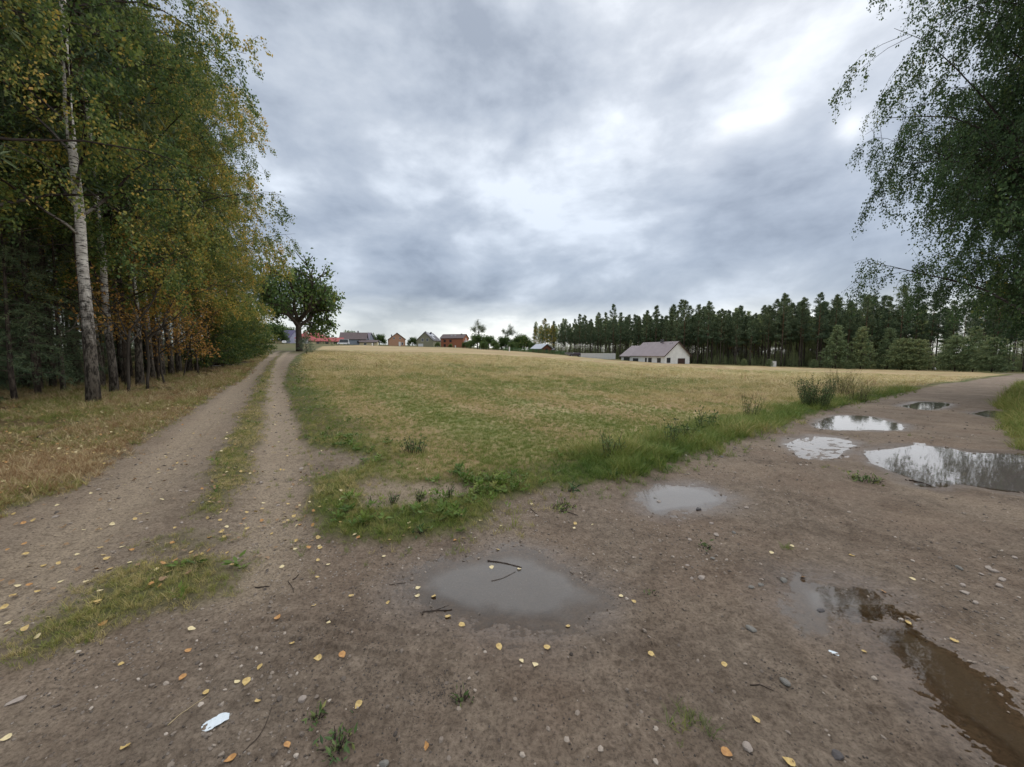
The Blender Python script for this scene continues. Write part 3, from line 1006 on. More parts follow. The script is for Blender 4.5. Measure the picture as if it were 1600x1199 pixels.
def lay_grass():
    # long grass of the verge between field and road, and the grass corner
    X, Y, r, g = sample_sector(230000, 2.4, 32, -46, 58, 101, 0)
    m = masks(X, Y)
    edge = m['gA'] * (1 - m['field'])
    roadside = smoothstep(1.4, 3.0, X + .25 * Y)                       # long and lush beside the road
    edge = np.maximum(edge, .10 * smoothstep(-.55, 0, m['sdA']) * (1 - m['gA']) * (m['pud'] < -.1))
    k = g.uniform(0, 1, len(X)) < edge * np.clip(.34 + .36 * roadside + .22 * fbm(X, Y, 1.5, 91), .05, 1) * np.clip(r / 7, .45, 1)
    X, Y, r = X[k], Y[k], r[k]; rs = roadside[k]
    z = ground_h(X, Y); n = len(X)
    clump = fbm(X, Y, 1.2, 92); c2 = fbm(X, Y, .45, 93)
    tint = .42 - .12 * rs + .30 * clump + .13 * c2 + g.normal(0, .11, n)
    size = (.36 + .34 * rs + .42 * np.maximum(clump, -.4) * (.4 + rs)) * g.uniform(.7, 1.35, n) * np.clip(r / 16, 1, 1.6)
    pick = np.where(rs > .5, pick_from(g, n, [3, 4, 1, 3]), pick_from(g, n, [3, 1, 5, .4]))
    scatter('verge_grass', 'green and yellowing grass along the verge between field and road', 'grass', grass_t, np.stack([X, Y, z], 1), pick, np.clip(size, .35, 2.2), tint, seed=1)

    # stubble and weeds of the field
    X, Y, r, g = sample_sector(330000, 3.6, 75, -37, 60, 102, 0)
    m = masks(X, Y)
    k = g.uniform(0, 1, len(X)) < m['field'] * np.clip(r / 11, .35, .80) * (.65 + .5 * fbm(X, Y, .8, 94))
    X, Y, r = X[k], Y[k], r[k]
    z = ground_h(X, Y); n = len(X)
    u = .8 * X + .6 * Y; v = -.6 * X + .8 * Y
    pa = fbm(u * .30, v, .16, 95, 4); ro = fbm(u * .12, v, .8, 96, 3) * .5 + (rows(X, Y) - .5) * 1.5
    gr = smoothstep(-.02, .30, pa + .40 * ro + .10 * np.exp(-((r - 20) / 8) ** 2)) * (1 - .45 * smoothstep(30, 70, r))
    isg = g.uniform(0, 1, n) < .14 + .60 * gr + .30 * smoothstep(15, 6, r)
    tint = np.where(isg, .37 + g.normal(0, .09, n), .75 + .20 * ro + g.normal(0, .10, n))
    size = g.uniform(.55, 1.2, n) * np.clip(r / 13, .75, 2.4) * np.where(isg, .72, .9)
    pick = np.where(isg, 3, pick_from(g, n, [4, 1.5, 3, .5]))
    sz = np.stack([size * np.clip(r / 12, 1, 2.5), size * np.clip(r / 12, 1, 2.5), size * .72 * np.clip(1.2 - r / 90, .45, 1)], 1)
    scatter('stubble', 'dry straw stubble mixed with low green regrowth covering the field', 'stubble', straw_t, np.stack([X, Y, z], 1), pick, sz, tint, seed=2)

    # short turf between the wheel tracks and the patch at the junction
    X, Y, r, g = sample_sector(200000, 1.8, 50, -60, -26, 103, 0)
    m = masks(X, Y)
    k = g.uniform(0, 1, len(X)) < m['gB'] * np.where(r < 4.6, .34, .65) * np.clip(.75 + .8 * fbm(X, Y, 1.7, 97), .1, 1.2)
    X, Y, r = X[k], Y[k], r[k]; z = ground_h(X, Y); n = len(X)
    tint = .57 + .22 * fbm(X, Y, 1.1, 98) + g.normal(0, .11, n)
    size = g.uniform(.20, .46, n) * np.clip(r / 12, .85, 1.7)
    scatter('track_grass', 'short olive grass growing between the wheel tracks', 'grass', grass_t, np.stack([X, Y, z], 1), pick_from(g, n, [2, .6, 6, .1]), size, tint, seed=3)

    # the wood's edge: brown and yellow grass, thicker beside the track
    X, Y, r, g = sample_sector(260000, 3.2, 70, -66, -28, 104, 0)
    m = masks(X, Y)
    k = g.uniform(0, 1, len(X)) < m['gC'] * np.clip(.46 - .20 * m['forest'] + .6 * fbm(X, Y, .9, 99), .02, .85)
    X, Y, r = X[k], Y[k], r[k]; fo = m['forest'][k]; z = ground_h(X, Y); n = len(X)
    pn = fbm(X, Y, .5, 100)
    tint = np.where(g.uniform(0, 1, n) < np.clip(.58 + .8 * pn, 0, 1), .96 + g.normal(0, .10, n), .48 + g.normal(0, .09, n)) - .04 * fo
    size = g.uniform(.32, .75, n) * np.clip(r / 14, .8, 1.6)
    scatter('woodland_grass', 'brown and yellow grass and bracken along the edge of the wood', 'grass', grass_t, np.stack([X, Y, z], 1), pick_from(g, n, [3, 3, 4, 1]), size, tint, seed=4)

    # right-hand verge of the road
    X, Y, r, g = sample_sector(70000, 7, 60, 50, 66, 105, 0)
    m = masks(X, Y)
    k = g.uniform(0, 1, len(X)) < m['gD'] * .5
    X, Y, r = X[k], Y[k], r[k]; z = ground_h(X, Y); n = len(X)
    scatter('shaded_grass', 'mossy grass on the far verge under the overhanging tree', 'grass', grass_t, np.stack([X, Y, z], 1), pick_from(g, n, [3, 3, 3, 1]),
            g.uniform(.7, 1.4, n) * np.clip(r / 14, .9, 1.7), .42 + g.normal(0, .1, n), seed=5)

    # broad-leaved weeds in the verge
    X, Y, r, g = sample_sector(60000, 2.6, 26, -44, 58, 106, 0)
    m = masks(X, Y)
    k = g.uniform(0, 1, len(X)) < m['gA'] * (1 - m['field']) * .12 * smoothstep(-.1, .5, fbm(X, Y, 1.4, 110)) + .015 * m['gB']
    X, Y, r = X[k], Y[k], r[k]; z = ground_h(X, Y); n = len(X)
    scatter('clover_weeds', 'low broad-leaved weeds among the verge grass', 'weeds', leafy_t, np.stack([X, Y, z], 1), pick_from(g, n, [2, 2, 1]),
            g.uniform(.6, 1.3, n) * np.clip(r / 12, 1, 1.5), .18 + g.normal(0, .09, n), seed=6)

    # stray blades and seedlings on the bare earth
    X, Y, r, g = sample_sector(26000, 1.4, 12, -52, 56, 107, 0)
    m = masks(X, Y)
    cl = fbm(X, Y, 1.3, 111, 4)
    k = g.uniform(0, 1, len(X)) < (1 - m['grass']) * (1 - m['wet']) * (m['pud'] < -.2) * smoothstep(.34, .62, cl) * .22
    X, Y, r = X[k], Y[k], r[k]; z = ground_h(X, Y); n = len(X)
    scatter('sparse_grass', 'sparse tiny grass tufts sprouting from the bare earth', 'grass', grass_t, np.stack([X, Y, z], 1), pick_from(g, n, [1, .3, 3, 0.01]),
            g.uniform(.18, .5, n), .30 + g.normal(0, .14, n), seed=7)


lay_grass()

# gravel and crumbs of earth
M_STONE = simple_mat('stone', (.26, .235, .215), (.13, .115, .105), 18, .8, .25, .3, 60)


def stone_mesh(name, seed, mat, sx=1, sy=.8, sz=.55, sub=1):
    import bmesh
    bm = bmesh.new()
    bmesh.ops.create_icosphere(bm, subdivisions=sub, radius=1)
    g = np.random.default_rng(seed)
    pl = g.normal(0, 1, (7, 3)); pl /= np.linalg.norm(pl, axis=1)[:, None]
    off = g.uniform(.55, .9, 7)
    for v in bm.verts:
        p = np.array(v.co)
        for a, d in zip(pl, off):
            e = p @ a - d
            if e > 0:
                p = p - a * e * .85
        p = p * (sx, sy, sz) * (1 + g.normal(0, .04))
        v.co = p
    me = bpy.data.meshes.new(name)
    bm.to_mesh(me); bm.free()
    me.materials.append(mat)
    me.polygons.foreach_set('use_smooth', [False] * len(me.polygons))
    return me


def m_gravel():
    m, t, b, out = mat_new('gravel_stone')
    a = attr(t, 'tint', 'INSTANCER').outputs['Fac']
    c = t.ramp(a, [(0, (.055, .045, .038)), (.4, (.14, .115, .095)), (.75, (.24, .198, .160)), (1, (.40, .345, .29))])
    t.put(b.inputs['Base Color'], c)
    b.inputs['Roughness'].default_value = .75; b.inputs['Specular IOR Level'].default_value = .25
    return m


M_GRAVEL = m_gravel()
stones_c = tuft_coll('pebble_shapes', [bpy.data.objects.new('pebble_%s' % 'abcd'[k], stone_mesh('pebble', 300 + k, M_GRAVEL, 1, .75 + .1 * k % .3, .5 + .08 * (k % 3))) for k in range(4)])


def lay_gravel():
    X, Y, r, g = sample_sector(90000, 1.2, 22, -54, 57, 201, 0)
    m = masks(X, Y)
    dens = smoothstep(-.15, .6, fbm(X, Y, .7, 81) + .30 * smoothstep(.5, 3, X) + .22 * fbm(X, Y, 2.4, 202))
    px, py = ground_pt(1075, 850); px2, py2 = ground_pt(1090, 690); px3, py3 = ground_pt(1540, 900)
    dens = dens * .35 + .8 * np.exp(-((X - px) ** 2 + (Y - py) ** 2) / .30) + .7 * np.exp(-((X - px2) ** 2 + (Y - py2) ** 2) / .8) + .6 * np.exp(-((X - px3) ** 2 + (Y - py3) ** 2) / .5)
    k = g.uniform(0, 1, len(X)) < (1 - m['grass']) ** 2 * dens * .45 * (m['pud'] < .06) + .022 * (1 - m['grass']) * (m['pud'] < -.02)
    X, Y, r = X[k], Y[k], r[k]; z = ground_h(X, Y); n = len(X)
    s = .0045 + .016 * g.uniform(0, 1, n) ** 3.0
    s = s * np.clip(r / 5, .8, 1.8)
    tint = np.clip(g.normal(.58, .25, n), 0, 1)
    scatter('gravel', 'loose pebbles and gravel strewn over the dirt road', 'gravel', stones_c, np.stack([X, Y, z + s * .15], 1), g.integers(0, 4, n), s, tint, seed=8, tilt=.4)
    # dark crumbs of earth and bark
    X, Y, r, g = sample_sector(110000, 1.2, 9, -54, 57, 203, 0)
    m = masks(X, Y)
    k = g.uniform(0, 1, len(X)) < (1 - m['grass']) ** 2 * (m['pud'] < 0.0) * (.05 + .16 * smoothstep(0, .6, fbm(X, Y, 1.2, 205)) + sum(a * np.exp(-((X - q[0]) ** 2 + (Y - q[1]) ** 2) / w) for q, a, w in ((ground_pt(690, 1075), .9, .006), (ground_pt(1226, 1062), .6, .01), (ground_pt(1142, 742), .9, .03), (ground_pt(1450, 850), .4, .15))))
    X, Y, r = X[k], Y[k], r[k]; z = ground_h(X, Y); n = len(X)
    s = .0025 + .0055 * g.uniform(0, 1, n) ** 2.5
    scatter('earth_crumbs', 'small dark crumbs of earth and bark on the road', 'debris', stones_c, np.stack([X, Y, z + s * .1], 1), g.integers(0, 4, n), s, np.clip(g.normal(.10, .10, n), 0, 1), seed=9, tilt=.5)


lay_gravel()

# ------------------------------------------------------------------ trees
class Tree:
    """branches as tubes, leaves as small kites; grows into shared meshes"""
    def __init__(self, seed):
        self.g = np.random.default_rng(seed)
        self.wood = MB(); self.thick = []
        self.boughs = MB(); self.bthick = []
        self.LP, self.LD, self.LS, self.LT = [], [], [], []

    def limb(self, P, rad, n, bough=True):
        mb, th = (self.boughs, self.bthick) if bough else (self.wood, self.thick)
        mb.tube(P, rad, n, cap=not bough)
        th.append(np.repeat(rad, n))
        if not bough:
            th.append(np.array([rad[0], rad[-1]]))

    def path(self, p, d, L, seg, wob, trop):
        """a wandering line; trop pulls it up (+) or down (-)"""
        pts = [p]; d = np.array(d, float); st = L / seg
        nz = self.g.normal(0, wob, (seg, 3))
        for k in range(seg):
            d = d + nz[k]
            d[2] += trop * (k + 1) / seg
            d /= math.sqrt(d @ d)
            p = p + d * st
            pts.append(p)
        return np.array(pts)

    def leaves(self, P, per, size, tint=0.5, tspread=.15, spread=.06, droop=.5):
        """per leaves strewn along a twig"""
        g = self.g
        k = g.uniform(.1, 1, per) * (len(P) - 1)
        i = np.minimum(k.astype(int), len(P) - 2)
        f = (k - i)[:, None]
        c = P[i] * (1 - f) + P[i + 1] * f + g.normal(0, spread, (per, 3))
        d = g.normal(0, 1, (per, 3)); d[:, 2] -= droop * 2
        d /= np.linalg.norm(d, axis=1)[:, None]
        self.LP.append(c); self.LD.append(d)
        self.LS.append(size * g.uniform(.65, 1.3, per))
        self.LT.append(g.normal(tint, tspread, per))

    def meshes(self, name, bark, leafm, aspect=.72, needle=False):
        V, Q, T = self.wood.arrays()
        tm = raw_mesh('trunk', V, Q, T, bark, True, {'thick': np.concatenate(self.thick)})
        P = np.vstack(self.LP); D = np.vstack(self.LD); S = np.concatenate(self.LS)[:, None]; tn = np.clip(np.concatenate(self.LT), 0, 1)
        n = len(P)
        rv = self.g.normal(0, 1, (n, 3))
        W = np.cross(D, rv); W /= np.linalg.norm(W, axis=1)[:, None] + 1e-9
        Nn = np.cross(D, W)
        a, b, c, d = P, P + D * S * .42 + W * S * aspect / 2 + Nn * S * .06, P + D * S, P + D * S * .42 - W * S * aspect / 2 + Nn * S * .06
        LV = np.stack([a, b, c, d], 1).reshape(-1, 3)
        LQ = np.arange(n * 4).reshape(-1, 4)
        tint = np.repeat(tn, 4); th = np.zeros(n * 4); qm = np.zeros(n, int)
        if self.boughs.V:                                    # boughs and leaves make up the crown
            BV, BQ, _ = self.boughs.arrays()
            LQ = np.vstack([LQ, BQ + len(LV)]); qm = np.r_[qm, np.ones(len(BQ), int)]
            LV = np.vstack([LV, BV]); tint = np.r_[tint, np.zeros(len(BV))]; th = np.r_[th, np.concatenate(self.bthick)]
        cm = raw_mesh('crown', LV, LQ, None, [leafm, bark], False, {'tint': tint, 'thick': th}, qmat=qm)
        return tm, cm


def perp(d, g):
    v = np.cross(d, g.normal(0, 1, 3))
    return v / (np.linalg.norm(v) + 1e-9)


def birch(seed, H, r0, clear, crown_r, n1, n2, n3, per, leaf, lean=(0, 0), weep=1.0, tint=.5, twigs=True, leafm=None, zmin=1.2, bias=None):
    t = Tree(seed); g = t.g
    k = 14
    ts = np.linspace(0, 1, k)
    bend = np.cumsum(g.normal(0, .05, (k, 2)), 0) * H * .035
    P = np.stack([bend[:, 0] + lean[0] * ts ** 1.5 * H, bend[:, 1] + lean[1] * ts ** 1.5 * H, ts * H - .15], 1)
    P[:, :2] -= P[0, :2]
    rad = r0 * (1 - ts) ** .85 + .015
    rad[0] *= 1.25
    t.limb(P, rad, 10, False)
    for i in range(n1):
        tt = clear + (1 - clear) * (i + g.uniform(0, .8)) / n1
        tt = min(tt, .985)
        f = tt * (k - 1); j = min(int(f), k - 2); f -= j
        p = P[j] * (1 - f) + P[j + 1] * f
        az = i * 2.39996 + g.normal(0, .35)
        rel = (tt - clear) / (1 - clear)
        L = crown_r * (0.55 + .75 * math.sin(math.pi * min(1, rel * .8 + .22))) * g.uniform(.75, 1.15) * (1.0 if rel < .75 else (1.25 - rel) * 2.0)
        if bias is not None:                                # crowns lean out to the light
            L *= 1 + .45 * (math.cos(az) * bias[0] + math.sin(az) * bias[1])
        el = R(g.uniform(28, 52) + 18 * rel)
        d = np.array([math.cos(az) * math.cos(el), math.sin(az) * math.cos(el), math.sin(el)])
        r1 = max(.012, min(.06, r0 * .38) * (1 - .6 * rel))
        B = t.path(p, d, L, 7, .10, -.16 * weep)
        t.limb(B, np.linspace(r1, .006, 8), 5)
        for q in range(n2):
            u = (.25 + .75 * (q + g.uniform(0, 1)) / n2) * 7
            jj = min(int(u), 6); ff = u - jj
            b = B[jj] * (1 - ff) + B[jj + 1] * ff
            dd = B[jj + 1] - B[jj]; dd /= np.linalg.norm(dd)
            d2 = dd * .65 + perp(dd, g) * .75; d2[2] += .05
            L2 = L * g.uniform(.22, .42) * (1.15 - .5 * u / 7) + .25
            C = t.path(b, d2 / np.linalg.norm(d2), L2, 4, .14, -.35 * weep)
            if C[:, 2].min() < zmin: continue
            t.limb(C, np.linspace(.010, .004, 5), 3)
            for s in range(n3):
                w = g.uniform(.15, 1) * 4
                e = min(int(w), 3); w -= e
                b3 = C[e] * (1 - w) + C[e + 1] * w
                d3 = perp(np.array([0, 0, 1.0]), g) * .8 + (C[e + 1] - C[e]) * .8; d3[2] -= .15 * weep
                L3 = g.uniform(.4, 1.0) * (.55 + .55 * weep)
                D = t.path(b3, d3 / np.linalg.norm(d3), L3, 4, .12, -1.1 * weep)
                if D[:, 2].min() < zmin: continue
                if twigs:
                    t.limb(D, np.linspace(.004, .002, 5), 3)
                tn = tint + .16 * math.sin(i * 1.7 + q * .6) + g.normal(0, .10)
                t.leaves(D, per, leaf, tn, .14, .035 + leaf * .5, .6)
    return t.meshes('birch', M_BIRCH, leafm or M_LEAF)


def pine(seed, H, r0, clear, crown_r, n1, nclump, nneedle, nl, stubs=14, wide=.16):
    t = Tree(seed); g = t.g
    k = 9; ts = np.linspace(0, 1, k)
    bend = np.cumsum(g.normal(0, .04, (k, 2)), 0) * H * .02
    P = np.c_[bend - bend[0], ts * H - .15]
    t.limb(P, r0 * (1 - ts * .93) ** .8, 8, False)

    def on(tt):
        f = min(tt, .999) * (k - 1); j = int(f); f -= j
        return P[j] * (1 - f) + P[j + 1] * f
    for i in range(stubs):                                   # dead lower branches
        tt = g.uniform(.16, clear + .05)
        az = g.uniform(0, 6.28)
        d = np.array([math.cos(az), math.sin(az), g.uniform(-.35, .1)])
        B = t.path(on(tt), d / np.linalg.norm(d), g.uniform(.5, 2.0), 3, .15, -.1)
        t.limb(B, np.linspace(.022, .006, 4), 3)
    for i in range(n1):
        rel = (i + g.uniform(0, .9)) / n1
        tt = clear + (1 - clear) * rel
        az = i * 2.39996 + g.normal(0, .4)
        L = crown_r * (math.sin(math.pi * (.26 + .70 * rel)) ** .8) * g.uniform(.6, 1.2)
        el = R(g.uniform(-8, 22) + 38 * rel)
        d = np.array([math.cos(az) * math.cos(el), math.sin(az) * math.cos(el), math.sin(el)])
        B = t.path(on(tt), d, L, 5, .12, .14)
        t.limb(B, np.linspace(.045 * (1.1 - rel), .008, 6), 3)
        for q in range(nclump):
            u = g.uniform(.35, 1) * 5; j = min(int(u), 4); u -= j
            c = B[j] * (1 - u) + B[j + 1] * u + g.normal(0, .16 * L / 2, 3) * (1, 1, .55)
            e = g.normal(0, 1, (nneedle, 3)); e[:, 2] += .35
            e /= np.linalg.norm(e, axis=1)[:, None]
            t.LP.append(c + e * .05); t.LD.append(e)
            t.LS.append(nl * g.uniform(.6, 1.25, nneedle))
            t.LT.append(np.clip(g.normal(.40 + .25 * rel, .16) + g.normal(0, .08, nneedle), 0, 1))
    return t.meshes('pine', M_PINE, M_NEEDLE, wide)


def conifer(seed, H, r0, n1, crown_r, per, nl, bare=.06, leafm=None, droop=-.35, aspect=.20, power=.75):
    """young spruce or juniper with boughs down to the ground, flat sprays of needles"""
    t = Tree(seed); g = t.g
    k = 8; ts = np.linspace(0, 1, k)
    P = np.c_[np.cumsum(g.normal(0, .02, (k, 2)), 0), ts * H - .1]
    t.limb(P, r0 * (1 - ts * .95), 7, False)
    for i in range(n1):
        rel = (i + g.uniform(0, .9)) / n1
        tt = bare + (.99 - bare) * rel
        f = min(tt, .999) * (k - 1); j = int(f); f -= j
        p = P[j] * (1 - f) + P[j + 1] * f
        az = i * 2.39996 + g.normal(0, .3)
        L = crown_r * (1 - rel) ** power * g.uniform(.65, 1.15) + .12
        d = np.array([math.cos(az), math.sin(az), .35 + .3 * rel]); d /= np.linalg.norm(d)
        B = t.path(p, d, L, 5, .07, droop)
        t.limb(B, np.linspace(.02, .004, 6), 3)
        ns = max(2, int(L * 5))
        for q in range(ns):
            u = g.uniform(.2, 1) * 5; jj = min(int(u), 4); u -= jj
            b = B[jj] * (1 - u) + B[jj + 1] * u
            dd = (B[jj + 1] - B[jj]); dd /= np.linalg.norm(dd)
            sd = np.cross(dd, [0, 0, 1]) * g.choice([-1, 1])
            d2 = dd * .6 + sd * .8; d2[2] -= .12
            C = t.path(b, d2 / np.linalg.norm(d2), min(.8, .18 + .33 * L) * g.uniform(.6, 1.2), 3, .08, -.25)
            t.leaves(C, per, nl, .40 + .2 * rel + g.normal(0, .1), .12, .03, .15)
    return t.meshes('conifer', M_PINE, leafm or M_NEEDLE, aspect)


def broadleaf(seed, H, r0, fork, levels, nchild, ang, ratio, per, leaf, leafm, bark=None, trop=.10, cl=.4, stems=1, wob=.13, first=None, aspect=.7, tint=.5):
    """a spreading crown that forks again and again; leaf clumps sit at the tips"""
    t = Tree(seed); g = t.g

    def grow(p, d, L, r, lev):
        seg = 5 if lev == 0 else 4
        B = t.path(p, d, L, seg, wob * (.5 if lev == 0 else 1), trop)
        t.limb(B, np.linspace(r, r * (.72 if lev == 0 else .55), seg + 1), 9 if lev == 0 else (5 if lev == 1 else 3), bough=lev > 0)
        if lev >= levels - 1:
            t.leaves(B, per, leaf, tint + g.normal(0, .13), .12, cl, .2)
        if lev >= levels:
            return
        nc = nchild[min(lev, len(nchild) - 1)]
        for c in range(nc):
            u = 1.0 if c == 0 else g.uniform(.45 if lev else .72, 1)
            f = u * seg; j = min(int(f), seg - 1); f -= j
            b = B[j] * (1 - f) + B[j + 1] * f
            dd = B[j + 1] - B[j]; dd /= np.linalg.norm(dd)
            a = R(ang[min(lev, len(ang) - 1)]) * g.uniform(.6, 1.3) * (.5 if c == 0 else 1)
            if lev == 0:
                az = c * 6.283 / nc + g.normal(0, .3)
                side = np.array([math.cos(az), math.sin(az), 0])
            else:
                side = perp(dd, g)
            grow(b, dd * math.cos(a) + side * math.sin(a), L * (first if lev == 0 and first else ratio) * g.uniform(.75, 1.2), r * (.62 if c else .7), lev + 1)
    for s in range(stems):
        if stems == 1:
            d = np.array([g.normal(0, .04), g.normal(0, .04), 1.0]); p = np.array([0, 0, -.1])
        else:
            az = s * 6.283 / stems + g.normal(0, .3)
            d = np.array([math.cos(az) * .35, math.sin(az) * .35, 1.0]) + g.normal(0, .08, 3)
            p = np.array([math.cos(az) * .12, math.sin(az) * .12, -.1])
        grow(p, d / np.linalg.norm(d), H * fork, r0, 0)
    return t.meshes('tree', bark or M_BARK, leafm, aspect)


def plant_tree(name, ms, label, cat, x, y, group=None, rz=0.0, scale=1.0, shift=.5, bright=.5, sink=0.0, zs=None, tilt=(0, 0)):
    """one tree: trunk and crown"""
    o = empty(name, (x, y, float(h_macro(x, y)) - sink), rz, scale)
    if zs: o.scale = (scale, scale, scale * zs)
    o.rotation_euler = (tilt[0], tilt[1], rz)
    for nm, me in zip(('trunk', 'crown'), ms):
        c = link(nm, me, o)
        if nm == 'crown':
            c.color = (shift, bright, .5, 1)
    tag(o, label, cat, group)
    return o


# kinds
BIRCHES = [birch(31, 19, .135, .24, 3.4, 32, 6, 6, 32, .10, tint=.42),
           birch(32, 21, .125, .28, 3.1, 32, 6, 6, 32, .10, lean=(.02, .01), tint=.46),
           birch(33, 17.5, .11, .18, 3.0, 30, 6, 6, 32, .10, lean=(-.02, .02), tint=.50)]
WEEPING = birch(41, 15, .26, .10, 5.4, 42, 10, 8, 32, .082, weep=1.35, tint=.42, leafm=M_DARKLEAF, lean=(-.05, .03), zmin=.7, bias=(-.75, .45))
NEARBIRCH = birch(43, 15, .19, .20, 4.6, 32, 8, 7, 32, .074, weep=1.1, tint=.46, zmin=3.0, bias=(.8, .3))
EDGEBIRCH = birch(44, 19.5, .12, .16, 3.8, 38, 6, 6, 34, .10, weep=1.1, tint=.48, zmin=2.4, bias=(.6, .1))
PINES = [pine(51, 21, .17, .42, 2.6, 44, 10, 10, .50, wide=.2), pine(52, 19.5, .15, .50, 2.3, 38, 10, 10, .50, wide=.2), pine(53, 22, .18, .38, 2.8, 46, 10, 10, .50, 20, wide=.2)]
SPRUCES = [conifer(61, 7.5, .10, 80, 2.3, 20, .12), conifer(62, 5.0, .07, 64, 1.8, 20, .11), conifer(63, 9.0, .10, 80, 2.0, 20, .12, bare=.12)]
OAK = broadleaf(71, 15, .40, .24, 4, (7, 4, 4, 4), (56, 46, 44), .70, 15, .36, M_OAKLEAF, cl=.40, first=.92, trop=.05, tint=.45)
ROUND = broadleaf(72, 9, .22, .25, 4, (5, 4, 4, 3), (40, 40, 40), .70, 16, .34, M_OAKLEAF, cl=.38, trop=.08, tint=.5)
WILLOWS = [conifer(74, 7, .08, 90, 2.0, 22, .20, .03, M_WILLOW, .12, .36, .62), conifer(75, 5.2, .08, 90, 2.5, 22, .20, .02, M_WILLOW, .05, .36, .5)]
HAZEL = conifer(80, 4.6, .05, 70, 2.0, 22, .13, .03, M_LEAF, .1, .6, .5)
THINPINES = [pine(54, 19, .105, .36, 2.4, 40, 9, 9, .46, 26, wide=.2), pine(55, 18, .09, .42, 2.2, 36, 9, 9, .46, 26, wide=.2)]
SAPLING = [broadleaf(76, 4.2, .035, .42, 3, (5, 3, 3), (48, 44, 40), .62, 15, .066, M_RUST, cl=.12, trop=.05),
           broadleaf(77, 3.2, .028, .40, 3, (5, 3, 3), (54, 44, 40), .66, 15, .066, M_RUST, cl=.12, trop=.02)]
BUSH = [broadleaf(78, 2.0, .03, .38, 3, (4, 4, 3), (40, 40, 40), .66, 16, .09, M_OAKLEAF, cl=.13, stems=5, trop=.1)]


def gp(px, py):
    return ground_pt(px, py)


